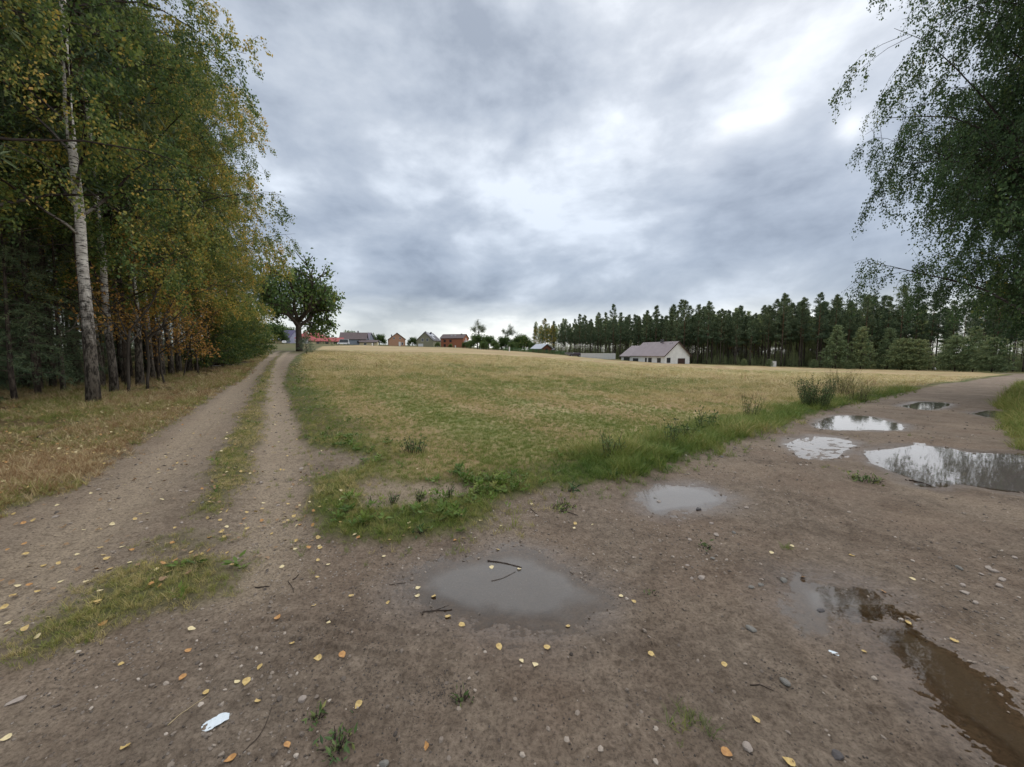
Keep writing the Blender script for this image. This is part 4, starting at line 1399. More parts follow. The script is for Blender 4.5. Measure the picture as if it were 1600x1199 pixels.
def lay_trees():
    g = np.random.default_rng(500)
    # ---- birches along the wood's edge, named by what sets each apart
    edge = [  # pixel of the foot, kind, scale, turn, autumn shift, label
        (146, 630, 0, .98, 2.2, 0.38, 'thick birch with rough dark foot and white upper trunk, nearest on the wood edge'),
        (179, 614, 2, .92, .5, 0.36, 'slimmer dark-footed birch just behind the thick nearest birch'),
        (219, 603, 1, .95, 4.0, 0.43, 'straight tall birch with black and white bark rising behind the rusty saplings'),
        (268, 586, 2, .95, 1.1, 0.46, 'first white stem of the three birches growing close together'),
        (280, 583, 0, .88, 3.0, 0.50, 'leaning middle stem of the three white birches growing close together'),
        (296, 581, 1, .92, 5.2, 0.48, 'third white stem of the close birch trio, on the track side'),
        (238, 592, 2, 1.0, 2.8, 0.40, 'pale birch half hidden between the tall birch and the birch trio'),
        (322, 575, 0, .95, .9, 0.51, 'yellow-brown birch behind the brushwood heap'),
        (341, 570, 1, .95, 2.0, 0.54, 'rust-coloured birch farther along the track with drooping twigs'),
        (357, 566, 2, .82, 4.4, 0.50, 'birch with golden drooping crown halfway along the track'),
        (368, 564, 0, .55, 3.3, 0.46, 'greenish birch in the later part of the track-side row')]
    for i, (px, py, k, s, rz, sh, lab) in enumerate(edge):
        x, y = gp(px, py)
        if i in (2, 5, 7):
            plant_tree('birch_tree', EDGEBIRCH, lab, 'tree', x, y, 'birches along the edge of the wood', g.normal(0, .35), s * 1.02, sh, .78)
            continue
        plant_tree('birch_tree', BIRCHES[k], lab, 'tree', x, y, 'birches along the edge of the wood', rz, s, sh, .8)
    # near birch beside the camera, only its boughs reach into the picture
    plant_tree('birch_tree', NEARBIRCH, 'birch whose large green-yellow leaves hang into the upper corner above the wood', 'tree', -11.6, 4.6, 'birches along the edge of the wood', .5, .92, .42, .6)
    plant_tree('birch_tree', NEARBIRCH, 'birch whose boughs arch out over the farm track high above', 'tree', -15.6, 9.6, 'birches along the edge of the wood', .2, 1.05, .46, .55)
    # ---- weeping birches on the other side
    for x, y, rz, sc, lab in ((19.5, 10.5, 0, .95, 'large dark weeping birch overhanging the muddy road and its biggest puddle'), (19.6, 12.9, .5, .95, 'weeping birch close behind the one over the biggest puddle'),
                              (24.4, 14.8, .9, .95, 'third weeping birch along the road, its twigs hanging low'), (29.5, 17.6, .3, .95, 'fourth weeping birch along the road, hanging to the grass'),
                              (40.0, 22.5, .9, .9, 'weeping birch in deep shade at the bend of the road'), (20.2, 11.0, 2.0, 1.1, 'weeping birch filling the shade behind the overhanging ones'),
                              (21.6, 12.3, .15, 1.02, 'weeping birch whose twigs thicken the middle of the overhanging crown'), (23.2, 13.2, 1.6, 1.05, 'weeping birch closing the gap under the overhanging crown')):
        plant_tree('weeping_birch', WEEPING, lab, 'tree', x, y, 'weeping birches along the road', rz, sc, .48, .62, zs=1.22)
    # ---- pines inside the wood
    pts = []
    tries = 0
    along = WHEEL_L
    while len(pts) < 135 and tries < 6000:
        tries += 1
        a = R(g.uniform(-84, -30)); r_ = g.uniform(13, 85) if g.uniform() < .75 else g.uniform(13, 40)
        x, y = r_ * math.sin(a), r_ * math.cos(a)
        sd = poly_sd(np.array([x]), np.array([y]), FOREST)[0]
        if sd < 3.6: continue
        if any((x - q[0]) ** 2 + (y - q[1]) ** 2 < 2.4 ** 2 for q in pts): continue
        pts.append((x, y))
    for x, y in pts:
        plant_tree('pine_tree', THINPINES[g.integers(0, 2)], 'tall bare-stemmed pine standing inside the wood behind the birches', 'tree', x, y, 'pines inside the wood', g.uniform(0, 6.28), g.uniform(.72, .95), g.uniform(.4, .6), g.uniform(.4, .6))
    for px, py, k, s, lab in ((62, 612, 0, 1.0, 'dark pine trunk behind soft green boughs at the near end of the wood'), (5, 603, 2, 1.0, 'dark pine trunk on the border of the view, inside the wood')):
        x, y = gp(px, py)
        plant_tree('pine_tree', THINPINES[k // 2], lab, 'tree', x, y, 'pines inside the wood', 1.0, s, .5, .5)
    for px, py in ((32, 604), (84, 606), (112, 592), (126, 599), (163, 596), (194, 592), (243, 584), (18, 590), (72, 590), (205, 588)):
        x, y = gp(px, py)
        plant_tree('pine_tree', THINPINES[g.integers(0, 2)], 'tall bare-stemmed pine standing inside the wood behind the birches', 'tree', x, y, 'pines inside the wood', g.uniform(0, 6), g.uniform(.8, 1), .5, .55)
    for px, py, k, s, lab in ((160, 607, 2, .8, 'thin white birch stem between the thick nearest birch and the slim dark one'), (196, 600, 1, .78, 'thin birch stem left of the tall straight birch'),
                              (254, 588, 1, .85, 'thin white birch stem just left of the birch trio'), (308, 580, 2, .85, 'thin white birch stem just right of the birch trio')):
        x, y = gp(px, py)
        plant_tree('birch_tree', BIRCHES[k], lab, 'tree', x, y, 'birches along the edge of the wood', g.uniform(0, 6), s, .46, .65)
    # ---- soft young conifers under them
    for px, py, k, s, lab in ((40, 606, 0, 1.05, 'soft dark green young spruce in front of the nearest pine trunks'), (98, 596, 2, 1.0, 'narrow young spruce between the pine trunks and the thick nearest birch'),
                              (10, 596, 2, 1.1, 'tall young spruce on the border of the view'), (200, 585, 1, .8, 'small spruce behind the slim dark birch'),
                              (250, 582, 1, .62, 'low green spruce bush under the birch trio'), (375, 560, 0, .85, 'green young spruce by the track beyond the brushwood'),
                              (345, 566, 1, .9, 'bushy spruce at the wood edge behind the brushwood'), (398, 556, 1, 1.0, 'dark spruce thicket at the end of the wood beside the track'),
                              (150, 582, 1, 1.1, 'spruce in the shade far behind the thick nearest birch')):
        x, y = gp(px, py)
        plant_tree('young_spruce', SPRUCES[k], lab, 'tree', x, y, 'young spruces under the pines', g.uniform(0, 6), s, .55, .55)
    # ---- rusty saplings in front of the trunks
    for px, py, k, s, sh, lab in ((200, 616, 0, 1.35, .50, 'orange-leaved sapling between the slim birch and the tall birch'), (258, 600, 1, 1.5, .50, 'rust-leaved sapling in front of the pale half-hidden birch'),
                                  (285, 592, 1, 1.3, .58, 'low orange sapling at the foot of the birch trio'), (310, 584, 0, 1.3, .40, 'yellow-green sapling beside the brushwood heap'),
                                  (230, 608, 0, 1.5, .48, 'tall orange sapling standing before the tall birch')):
        x, y = gp(px, py)
        plant_tree('sapling', SAPLING[k], lab, 'sapling', x, y, 'autumn saplings at the wood edge', g.uniform(0, 6), s, sh - .08, .66)
    for px, py, s, sh, lab in ((330, 578, .9, .36, 'olive hazel bush behind the brushwood heap'), (352, 571, 1.0, .42, 'hazel bush under the rust-coloured birch'), (368, 566, 1.1, .34, 'green hazel bush along the middle of the track'),
                               (386, 561, 1.2, .38, 'hazel bush near the end of the birch row'), (398, 559, 1.1, .50, 'yellowing hazel bush closing the wood edge')):
        x, y = gp(px, py)
        plant_tree('hazel_bush', HAZEL, lab, 'bush', x, y, 'hazel bushes along the track', g.uniform(0, 6), s, sh, .5)
    n = 0
    while n < 26:
        a = R(g.uniform(-60, -36)); r_ = g.uniform(19, 48)
        x, y = r_ * math.sin(a), r_ * math.cos(a)
        if poly_sd(np.array([x]), np.array([y]), FOREST)[0] < 5: continue
        plant_tree('young_spruce', SPRUCES[g.integers(0, 3)], 'young spruce growing in the shade between the pine trunks', 'tree', x, y, 'young spruces under the pines', g.uniform(0, 6), g.uniform(.6, 1.1), .6, .6)
        n += 1
    # ---- lone oak and little pine
    x, y = at_depth(469, 60)
    plant_tree('oak_tree', OAK, 'lone spreading oak with dark trunk beside the farm track', 'tree', x, y, None, .6, 1.26, .52, .6, zs=1.05)
    x, y = at_depth(480, 50)
    plant_tree('small_pine', conifer(64, 3.0, .05, 46, 1.15, 20, .13, droop=.25), 'small bushy pine in front of the lone oak', 'tree', x, y, None, .4, 1.0, .45, .5)
    # ---- pine forest behind the field
    E = np.array([at_depth(832, 205), at_depth(900, 178), at_depth(1000, 150), at_depth(1110, 128), at_depth(1300, 112), at_depth(1400, 106), at_depth(1500, 98), at_depth(1640, 80)])
    E = spline(E, 12)
    global FOREST_EDGE
    FOREST_EDGE = E
    seglen = np.r_[0, np.cumsum(np.linalg.norm(np.diff(E, axis=0), axis=1))]
    nrm = np.gradient(E, axis=0); nrm = np.c_[-nrm[:, 1], nrm[:, 0]]; nrm /= np.linalg.norm(nrm, axis=1)[:, None]
    cnt = 0
    for row in range(6):
        s = g.uniform(0, 2)
        while s < seglen[-1]:
            bx = np.interp(s, seglen, E[:, 0]); by = np.interp(s, seglen, E[:, 1])
            nx = np.interp(s, seglen, nrm[:, 0]); ny = np.interp(s, seglen, nrm[:, 1])
            off = row * 3.3 + g.normal(0, .9) + (2 if row else 0)
            x = bx + nx * off; y = by + ny * off
            plant_tree('forest_pine', PINES[g.integers(0, 3)], 'tall dark pine in the forest wall behind the field', 'tree', x, y, 'pines of the forest behind the field', g.uniform(0, 6.28),
                       g.uniform(.72, 1.0) * (1.10 if g.uniform() < .12 else 1) * (1 + .08 * float(smoothstep(70, 100, bx))) * (.62 + .38 * float(smoothstep(0, 55, s))), g.uniform(.38, .62), g.uniform(.35, .6))
            cnt += 1
            s += g.uniform(2.4, 5.0) if row < 3 else g.uniform(3, 6)
    return cnt


def joined(name, ms):
    """trunk and crown of a tree as one shape for the massed wood"""
    bm = __import__('bmesh').new()
    for me in ms: bm.from_mesh(me)
    me2 = bpy.data.meshes.new(name); 
    off = len(ms[0].polygons)
    bm.to_mesh(me2); bm.free()
    for m in (ms[0].materials[0], ms[1].materials[0], ms[1].materials[1]): me2.materials.append(m)
    mi = np.zeros(len(me2.polygons), np.int32)
    b = np.zeros(len(ms[1].polygons), np.int32); ms[1].polygons.foreach_get('material_index', b)
    mi[off:] = b + 1
    me2.polygons.foreach_set('material_index', mi)
    return bpy.data.objects.new(name, me2)


mass_c = tuft_coll('wood_shapes', [joined('wood_shape', PINES[0]), joined('wood_shape', PINES[1]), joined('wood_shape', PINES[2]), joined('wood_shape', SPRUCES[0]), joined('wood_shape', SPRUCES[1])])


def lay_mass():
    g = np.random.default_rng(640)
    # depth of the wood beside the track
    X, Y, r, g = sample_sector(2600, 26, 150, -90, -28, 641, 1)
    sd = poly_sd(X, Y, FOREST)
    k = (sd > 16) & (g.uniform(0, 1, len(X)) < .085)
    X, Y = X[k], Y[k]; n = len(X)
    pk = pick_from(g, n, [1, 1, 1, 1.6, 1.6])
    scatter('forest', 'dark depth of the wood behind the birches and pines', 'forest', mass_c, np.stack([X, Y, h_macro(X, Y)], 1), pk, np.where(pk < 3, g.uniform(.7, .95, n), g.uniform(.7, 1.3, n)), g.uniform(0, 1, n), tilt=0.01, seed=21)
    # depth of the pine forest behind the field
    t = g.uniform(0, 1, 1300); off = g.uniform(16, 75, 1300)
    E = np.vstack([[at_depth(790, 275)], FOREST_EDGE])
    t = np.where(t < .08, t * 0.12, t)
    q = t * (len(E) - 1); i = np.minimum(q.astype(int), len(E) - 2); f = (q - i)[:, None]
    P = E[i] * (1 - f) + E[i + 1] * f
    d = E[i + 1] - E[i]; nn = np.c_[-d[:, 1], d[:, 0]]; nn /= np.linalg.norm(nn, axis=1)[:, None]
    P = P + nn * off[:, None]
    n = len(P); pk = pick_from(g, n, [1, 1, 1, 1.3, 1.3])
    scatter('forest', 'dark depth of the pine forest behind the field', 'forest', mass_c, np.c_[P, h_macro(P[:, 0], P[:, 1])], pk, np.where(pk < 3, g.uniform(.75, .95, n), g.uniform(.8, 1.7, n)), g.uniform(0, 1, n), tilt=0.01, seed=22)


def lay_undergrowth():
    g = np.random.default_rng(650)
    E = FOREST_EDGE; N_ = 620
    q = g.uniform(0, 1, N_) * (len(E) - 1); i = np.minimum(q.astype(int), len(E) - 2); f = (q - i)[:, None]
    P = E[i] * (1 - f) + E[i + 1] * f
    d = E[i + 1] - E[i]; nn = np.c_[-d[:, 1], d[:, 0]]; nn /= np.linalg.norm(nn, axis=1)[:, None]
    P = P + nn * (3 + 26 * g.uniform(0, 1, N_) ** 1.3)[:, None]
    scatter('undergrowth', 'dark green undergrowth between the trunks of the pine forest', 'undergrowth', mass_c, np.c_[P, h_macro(P[:, 0], P[:, 1])], g.integers(3, 5, N_), g.uniform(.30, .75, N_), g.uniform(0, 1, N_), tilt=.02, seed=23)


N_FOREST = lay_trees()
print('forest pines', N_FOREST)
lay_mass()
lay_undergrowth()

# ------------------------------------------------------------------ houses
def wallmat(name, c, rough=.9): return simple_mat(name, c, tuple(v * .86 for v in c), 1.2, rough, .15, .1, 30)


M_WHITE = wallmat('white_render', (.72, .72, .70))
M_CREAM = wallmat('cream_render', (.55, .47, .30))
M_OLIVE = wallmat('olive_render', (.27, .26, .18))
M_SALMON = simple_mat('salmon_brick', (.46, .27, .18), (.36, .20, .13), 6, .9, .1)
M_ORANGE = simple_mat('orange_brick', (.36, .145, .085), (.29, .115, .07), 6, .9, .1)
M_BLUEGREY = wallmat('blue_grey_render', (.24, .27, .32))
M_LILAC = wallmat('lilac_render', (.33, .34, .45))
M_PLUM = simple_mat('plum_metal_tile', (.155, .122, .132), (.185, .148, .158), .8, .45, .4)
M_REDTILE = simple_mat('red_tile', (.33, .065, .065), (.26, .052, .055), 2, .55, .3)
M_GREYTILE = simple_mat('grey_brown_tile', (.125, .095, .095), (.085, .067, .068), 2, .7, .2)
M_DARKTILE = simple_mat('dark_tile', (.060, .055, .062), (.085, .078, .085), 2, .6, .3)
M_METALROOF = simple_mat('grey_metal_roof', (.30, .33, .37), (.24, .27, .31), 1.5, .35, .5)
M_PANEL = simple_mat('solar_panel', (.020, .028, .060), (.03, .04, .08), 3, .12, .6)
M_GLASS = simple_mat('window_glass', (.025, .030, .038), (.035, .040, .048), 2, .08, .6)
M_FRAME = simple_mat('white_frame', (.70, .70, .70), (.62, .62, .62), 4, .5, .3)
M_BROWNWOOD = simple_mat('brown_timber', (.155, .068, .040), (.105, .045, .028), 5, .8, .15, .2, 20, (1, 1, 6))
M_DARKWOOD = simple_mat('dark_trim', (.060, .035, .028), (.045, .026, .022), 5, .7, .2)
M_CONCRETE = simple_mat('pale_block', (.62, .62, .60), (.50, .50, .49), 3, .9, .1)
M_DARKPAINT = simple_mat('dark_paint', (.030, .020, .026), (.045, .030, .036), 2, .3, .5)
M_WHITEPAINT = simple_mat('white_paint', (.78, .78, .78), (.72, .72, .73), 2, .3, .5)
M_RUBBER = simple_mat('rubber', (.020, .020, .021), (.030, .030, .031), 8, .8, .2)
M_GREENFENCE = simple_mat('green_mesh', (.055, .120, .045), (.075, .150, .055), 6, .7, .2)
M_GREYPLANK = simple_mat('grey_board', (.22, .21, .20), (.16, .15, .145), 5, .85, .1)


def house(name, label, px, Z, phi, w, l, wall_h, roof_h, wm, rm, openings=(), chimneys=(), over=.45, sink=.5, panels=(), trim=None, hip=False, roofwin=()):
    """gabled house; its gable end looks down -Y before turning by phi, the ridge runs along Y"""
    x, y = at_depth(px, Z)
    root = empty(name, (x, y, float(h_macro(x, y)) - sink), R(phi))
    a, b = w / 2, l / 2
    wl = MB()
    V = [(-a, -b, -.6), (a, -b, -.6), (a, b, -.6), (-a, b, -.6), (-a, -b, wall_h), (a, -b, wall_h), (a, b, wall_h), (-a, b, wall_h)]
    if hip:
        wl.add(V, [[0, 1, 5, 4], [1, 2, 6, 5], [2, 3, 7, 6], [3, 0, 4, 7], [4, 5, 6, 7]])
    else:
        V += [(0, -b, wall_h + roof_h - .08), (0, b, wall_h + roof_h - .08)]
        wl.add(V, [[0, 1, 5, 4], [1, 2, 6, 5], [2, 3, 7, 6], [3, 0, 4, 7]], [[4, 5, 8], [6, 7, 9]])
    wl.build('wall', wm, root)
    rf = MB()
    sl = roof_h / a
    e = over; ze = wall_h - e * sl
    t = .16
    if hip:
        k = min(b - .5, a)
        V = [(-a - e, -b - e, ze), (a + e, -b - e, ze), (a + e, b + e, ze), (-a - e, b + e, ze), (0, -b + k, wall_h + roof_h), (0, b - k, wall_h + roof_h)]
        V += [(p[0], p[1], p[2] - t) for p in V[:4]]
        rf.add(V, [[1, 2, 5, 4], [3, 0, 4, 5], [0, 6, 7, 1], [1, 7, 8, 2], [2, 8, 9, 3], [3, 9, 6, 0]], [[0, 1, 4], [2, 3, 5]])
    else:
        rf.slab([(0, -b - e, wall_h + roof_h + t), (0, b + e, wall_h + roof_h + t), (-a - e, b + e, ze + t), (-a - e, -b - e, ze + t)], t)
        rf.slab([(0, b + e, wall_h + roof_h + t), (0, -b - e, wall_h + roof_h + t), (a + e, -b - e, ze + t), (a + e, b + e, ze + t)], t)
    ro = rf.build('roof', rm, root)
    if trim:
        tm = MB()
        for s in (-1, 1):
            tm.slab([(0, -b - e - .06, wall_h + roof_h + t + .02), (0, -b - e - .005, wall_h + roof_h + t + .02), (s * (a + e), -b - e - .005, ze + t + .02), (s * (a + e), -b - e - .06, ze + t + .02)], .32)
        tm.build('barge_board', trim, ro)
    for cx, cy, cw, ch in chimneys:
        zc = wall_h + roof_h - abs(cx) * sl
        c = MB().box((cx - cw / 2, cy - cw / 2, zc - .6), (cx + cw / 2, cy + cw / 2, zc + ch)).box((cx - cw / 2 - .06, cy - cw / 2 - .06, zc + ch), (cx + cw / 2 + .06, cy + cw / 2 + .06, zc + ch + .1))
        c.build('chimney', M_DARKTILE, ro)

    def on_roof(side, u, v, du, dv, lift):
        # u along the ridge, v down the slope from the ridge (fractions)
        pts = []
        for uu, vv in ((u, v), (u + du, v), (u + du, v + dv), (u, v + dv)):
            xx = side * (a + e) * vv
            pts.append((xx, -b - e + (l + 2 * e) * uu, wall_h + roof_h + t - abs(xx) * sl + lift))
        return pts
    for side, u, v, du, dv in panels:
        p = MB().slab(on_roof(side, u, v, du, dv, .14), .05).build('solar_panel', M_PANEL, ro)
    for side, u, v, du, dv in roofwin:
        MB().slab(on_roof(side, u, v, du, dv, .06), .10).build('roof_window', M_FRAME if rm is M_REDTILE else M_GLASS, ro)
    for o in openings:
        face, u, z0, ow, oh, kind = o
        # u runs from the middle of the face to its right as seen from outside
        d = .05
        f = MB(); p = MB()
        def put(mb, u0, u1, q0, q1, out0, out1):
            if face == 'F': mb.box((u0, -b - out1, q0), (u1, -b - out0, q1))
            if face == 'B': mb.box((-u1, b + out0, q0), (-u0, b + out1, q1))
            if face == 'R': mb.box((a + out0, u0, q0), (a + out1, u1, q1))
            if face == 'L': mb.box((-a - out1, -u1, q0), (-a - out0, -u0, q1))
        fw = .09
        put(f, u - ow / 2 - fw, u - ow / 2, z0 - fw, z0 + oh + fw, -.02, d)
        put(f, u + ow / 2, u + ow / 2 + fw, z0 - fw, z0 + oh + fw, -.02, d)
        put(f, u - ow / 2, u + ow / 2, z0 + oh, z0 + oh + fw, -.02, d)
        put(f, u - ow / 2, u + ow / 2, z0 - fw, z0, -.02, d)
        put(p, u - ow / 2, u + ow / 2, z0, z0 + oh, -.01, d * .4)
        if kind == 'window' and ow > 1.0:
            put(f, u - .03, u + .03, z0, z0 + oh, d * .4, d)
        fo = f.build('door' if kind in ('door', 'garage') else 'window', M_DARKWOOD if kind in ('garage', 'dark') else M_FRAME, root)
        p.build('door_leaf' if kind in ('door', 'garage') else 'pane', {'door': M_FRAME, 'garage': M_DARKWOOD}.get(kind, M_GLASS), fo)
    tag(root, label, 'building')
    return root


def az_of(px): return math.degrees(math.atan((px - 800) / FPX))


# white bungalow with plum roof
h_ = house('house', 'white bungalow with a plum metal roof in front of the pine forest', 1030, 119, 42 - az_of(1022), 9.6, 14.5, 2.7, 4.0, M_WHITE, M_PLUM,
           openings=[('F', 1.6, .2, 2.6, 1.5, 'garage'), ('F', -3.3, .6, 1.2, 1.3, 'dark'), ('L', 5.0, .6, 1.3, 1.2, 'dark'), ('L', 1.2, .6, 1.3, 1.2, 'dark'), ('L', -.6, .6, .6, 1.2, 'dark'), ('L', -5.4, .7, 2.4, .9, 'dark')],
           chimneys=[(-.1, -1.0, .7, .9)], sink=.35, trim=M_DARKWOOD, roofwin=[(-1, .12, .10, .018, .05), (-1, .17, .10, .018, .05), (-1, .36, .10, .02, .05), (-1, .80, .10, .02, .05)])
ext = MB(); a_, l0, l1 = 4.6, 7.25, 13.0
ext.add([(-a_, l0, -.6), (a_, l0, -.6), (a_, l1, -.6), (-a_, l1, -.6), (-a_, l0, 2.5), (a_, l0, 2.5), (a_, l1, 2.5), (-a_, l1, 2.5), (0, l0, 5.6), (0, l1, 5.6)], [[1, 2, 6, 5], [2, 3, 7, 6], [3, 0, 4, 7]], [[6, 7, 9]])
ext.build('extension_wall', M_WHITE, h_)
er = MB()
er.slab([(0, 7.75, 5.85), (0, 13.5, 5.85), (-5.1, 13.5, 2.35), (-5.1, 7.75, 2.35)], .16).slab([(0, 13.5, 5.85), (0, 7.75, 5.85), (5.1, 7.75, 2.35), (5.1, 13.5, 2.35)], .16)
er.build('extension_roof', M_PLUM, h_)
MB().box((-4.66, 8.6, .0), (-4.58, 11.6, 2.0)).build('terrace_door', M_GLASS, h_)

# village
house('house', 'salmon brick gable-fronted house with two attic windows and a white door', 620.5, 226, -az_of(620) + 4, 9.2, 11, 4.3, 3.5, M_SALMON, M_DARKTILE,
      [('F', -1.7, 4.3, .9, .9, 'window'), ('F', 1.7, 4.3, .9, .9, 'window'), ('F', 1.4, .3, 1.0, 2.3, 'door'), ('F', 2.9, .8, .9, 1.5, 'window'), ('L', 0, 1, 1.4, 1.4, 'window')], [(-2.6, 2, .6, 1.2)])
house('house', 'olive gable-fronted house with solar panels on its dark roof', 671, 232, -22 - az_of(671), 10.4, 13, 4.2, 4.6, M_OLIVE, M_DARKTILE,
      [('F', -1.4, 3.6, 1.2, 1.6, 'window'), ('F', 1.6, 3.6, 1.2, 1.6, 'window'), ('F', -2.6, .4, 3.0, 1.6, 'door'), ('R', 0, 1.0, 1.4, 1.3, 'window')], [(.6, 2, .8, 1.0), (0, -5, .7, .5)],
      panels=[(1, .15, .10, .20, .35), (1, .37, .10, .20, .35), (1, .59, .10, .20, .35), (1, .26, .50, .20, .30)])
h_ = house('house', 'orange brick two-storey house with grey roof and a white gable balcony', 711, 246, -104, 10, 15.5, 6.2, 2.6, M_ORANGE, M_GREYTILE,
      [('R', -4.8, 3.7, 1.3, 1.4, 'dark'), ('R', -.8, 3.7, 1.3, 1.4, 'dark'), ('R', -4.8, .9, 1.3, 1.4, 'dark'), ('R', -.8, .9, 1.3, 1.4, 'dark'), ('B', 0, 4.2, 1.0, 2.0, 'door')], [(.5, 5, .6, .6)],
      roofwin=[(1, .40, .2, .06, .4), (1, .55, .2, .06, .35)])
MB().box((-3.6, 7.8, 3.6), (3.6, 9.2, 3.75)).box((-3.6, 9.1, 3.75), (3.6, 9.2, 4.7)).box((3.5, 7.8, 3.75), (3.6, 9.1, 4.7)).build('balcony', M_FRAME, h_)
house('house', 'red-roofed white house with two roof windows beside the lone oak', 492, 196, 70 - az_of(492), 11, 13, 3.4, 4.6, M_WHITE, M_REDTILE,
      [('L', -3, .8, 1.2, 1.5, 'window'), ('L', 0, .8, 1.2, 1.5, 'window'), ('L', 3, .8, 1.2, 1.5, 'window'), ('F', 0, .8, 1.4, 1.5, 'window')], [(1, 1, .7, .8)], hip=True,
      roofwin=[(-1, .36, .45, .05, .12), (-1, .56, .45, .05, .12)])
house('outbuilding', 'long low red-roofed wing next to the red-roofed white house', 512, 190, 92 - az_of(512), 5, 15, 1.9, 1.7, M_CREAM, M_REDTILE, [('L', -4, .4, 1.1, 1.0, 'dark'), ('L', 0, .4, 1.1, 1.0, 'dark'), ('L', 4, .4, 1.1, 1.0, 'dark')])
house('house', 'blue-grey house with a wide brown-grey roof behind the white camper', 555, 200, 84 - az_of(555), 10, 12.5, 3.3, 3.4, M_BLUEGREY, M_GREYTILE, [('L', 2.5, 1.2, 1.0, 1.0, 'dark'), ('L', -3, 1.2, 1.0, 1.0, 'window')], [(0, -2, .6, .9)])
house('house', 'mauve-roofed house showing above the blue-grey house', 566, 216, 70 - az_of(566), 9, 11, 3.6, 3.6, M_BLUEGREY, simple_mat('mauve_tile', (.17, .15, .19), (.14, .12, .155), 2, .6, .3), [('L', 0, 1.2, 1.2, 1.2, 'window')])
house('outbuilding', 'small cream annexe with a low dark roof beside the blue-grey house', 578, 197, 80 - az_of(578), 5, 8.5, 2.1, 1.0, M_CREAM, M_GREYTILE, [('L', 2.2, .2, 1.0, 1.7, 'dark'), ('L', -1.5, .6, 1.2, 1.0, 'window')])
house('house', 'lilac house with a dark blue roof seen through beside the oak trunk', 452, 205, 50 - az_of(452), 8, 9, 3.4, 3.8, M_LILAC, simple_mat('blue_tile', (.075, .07, .15), (.06, .055, .12), 2, .6, .3), [('L', 0, 1, 1.2, 1.3, 'window'), ('F', 0, 1, 1.2, 1.3, 'window')])
house('shed', 'long pale low shed at the end of the farm track', 426, 200, 80 - az_of(426), 6, 10, 2.2, .9, M_CREAM, M_METALROOF, [('L', 0, .3, 2.0, 1.6, 'dark')])
house('cabin', 'brown timber cabin with a grey metal roof by the green fence', 846, 158, 38 - az_of(846), 5.4, 6.6, 2.2, 1.7, M_BROWNWOOD, M_METALROOF, [('F', 0, .3, 1.0, 1.7, 'dark'), ('L', 0, .9, 1.2, .8, 'dark')], sink=.3, over=.6)
house('outbuilding', 'low brown lean-to attached behind the timber cabin', 857, 160, 80 - az_of(857), 3, 4.5, 1.7, .6, M_BROWNWOOD, M_DARKTILE, [('L', 0, .3, 1.0, 1.2, 'dark')], sink=.3)
house('house', 'red-gabled house glimpsed between the forest pines', 1150, 150, -az_of(1150) + 8, 9, 9, 5.0, 4.2, M_WHITE, M_REDTILE, [('F', 0, 5.4, 1.2, 1.4, 'dark'), ('F', -2, 1, 1.3, 1.4, 'dark')], sink=.3, trim=simple_mat('orange_barge', (.42, .14, .05), (.34, .11, .04), 3, .6, .2))


# white block wall, block by block
def block_wall():
    x, y = at_depth(934, 127)
    root = empty('block_wall', (x, y, float(h_macro(x, y)) - .25), R(-az_of(934)))
    L, n, rows, hh = 11.4, 9, 4, .5
    me = MB().box((0, -.15, 0), (L / n - .03, .15, hh - .03)).mesh('block', M_CONCRETE)
    MB().box((-L / 2 + .02, -.12, .01), (L / 2 - .02, .12, hh * rows - .05)).build('mortar', M_CONCRETE, root)
    for r_ in range(rows):
        for c in range(n):
            o = link('block', me, root, (-L / 2 + c * L / n, rnd.uniform(-.012, .012), r_ * hh))
    tag(root, 'long white block wall between the dark car and the white bungalow', 'wall', kind='thing')


block_wall()


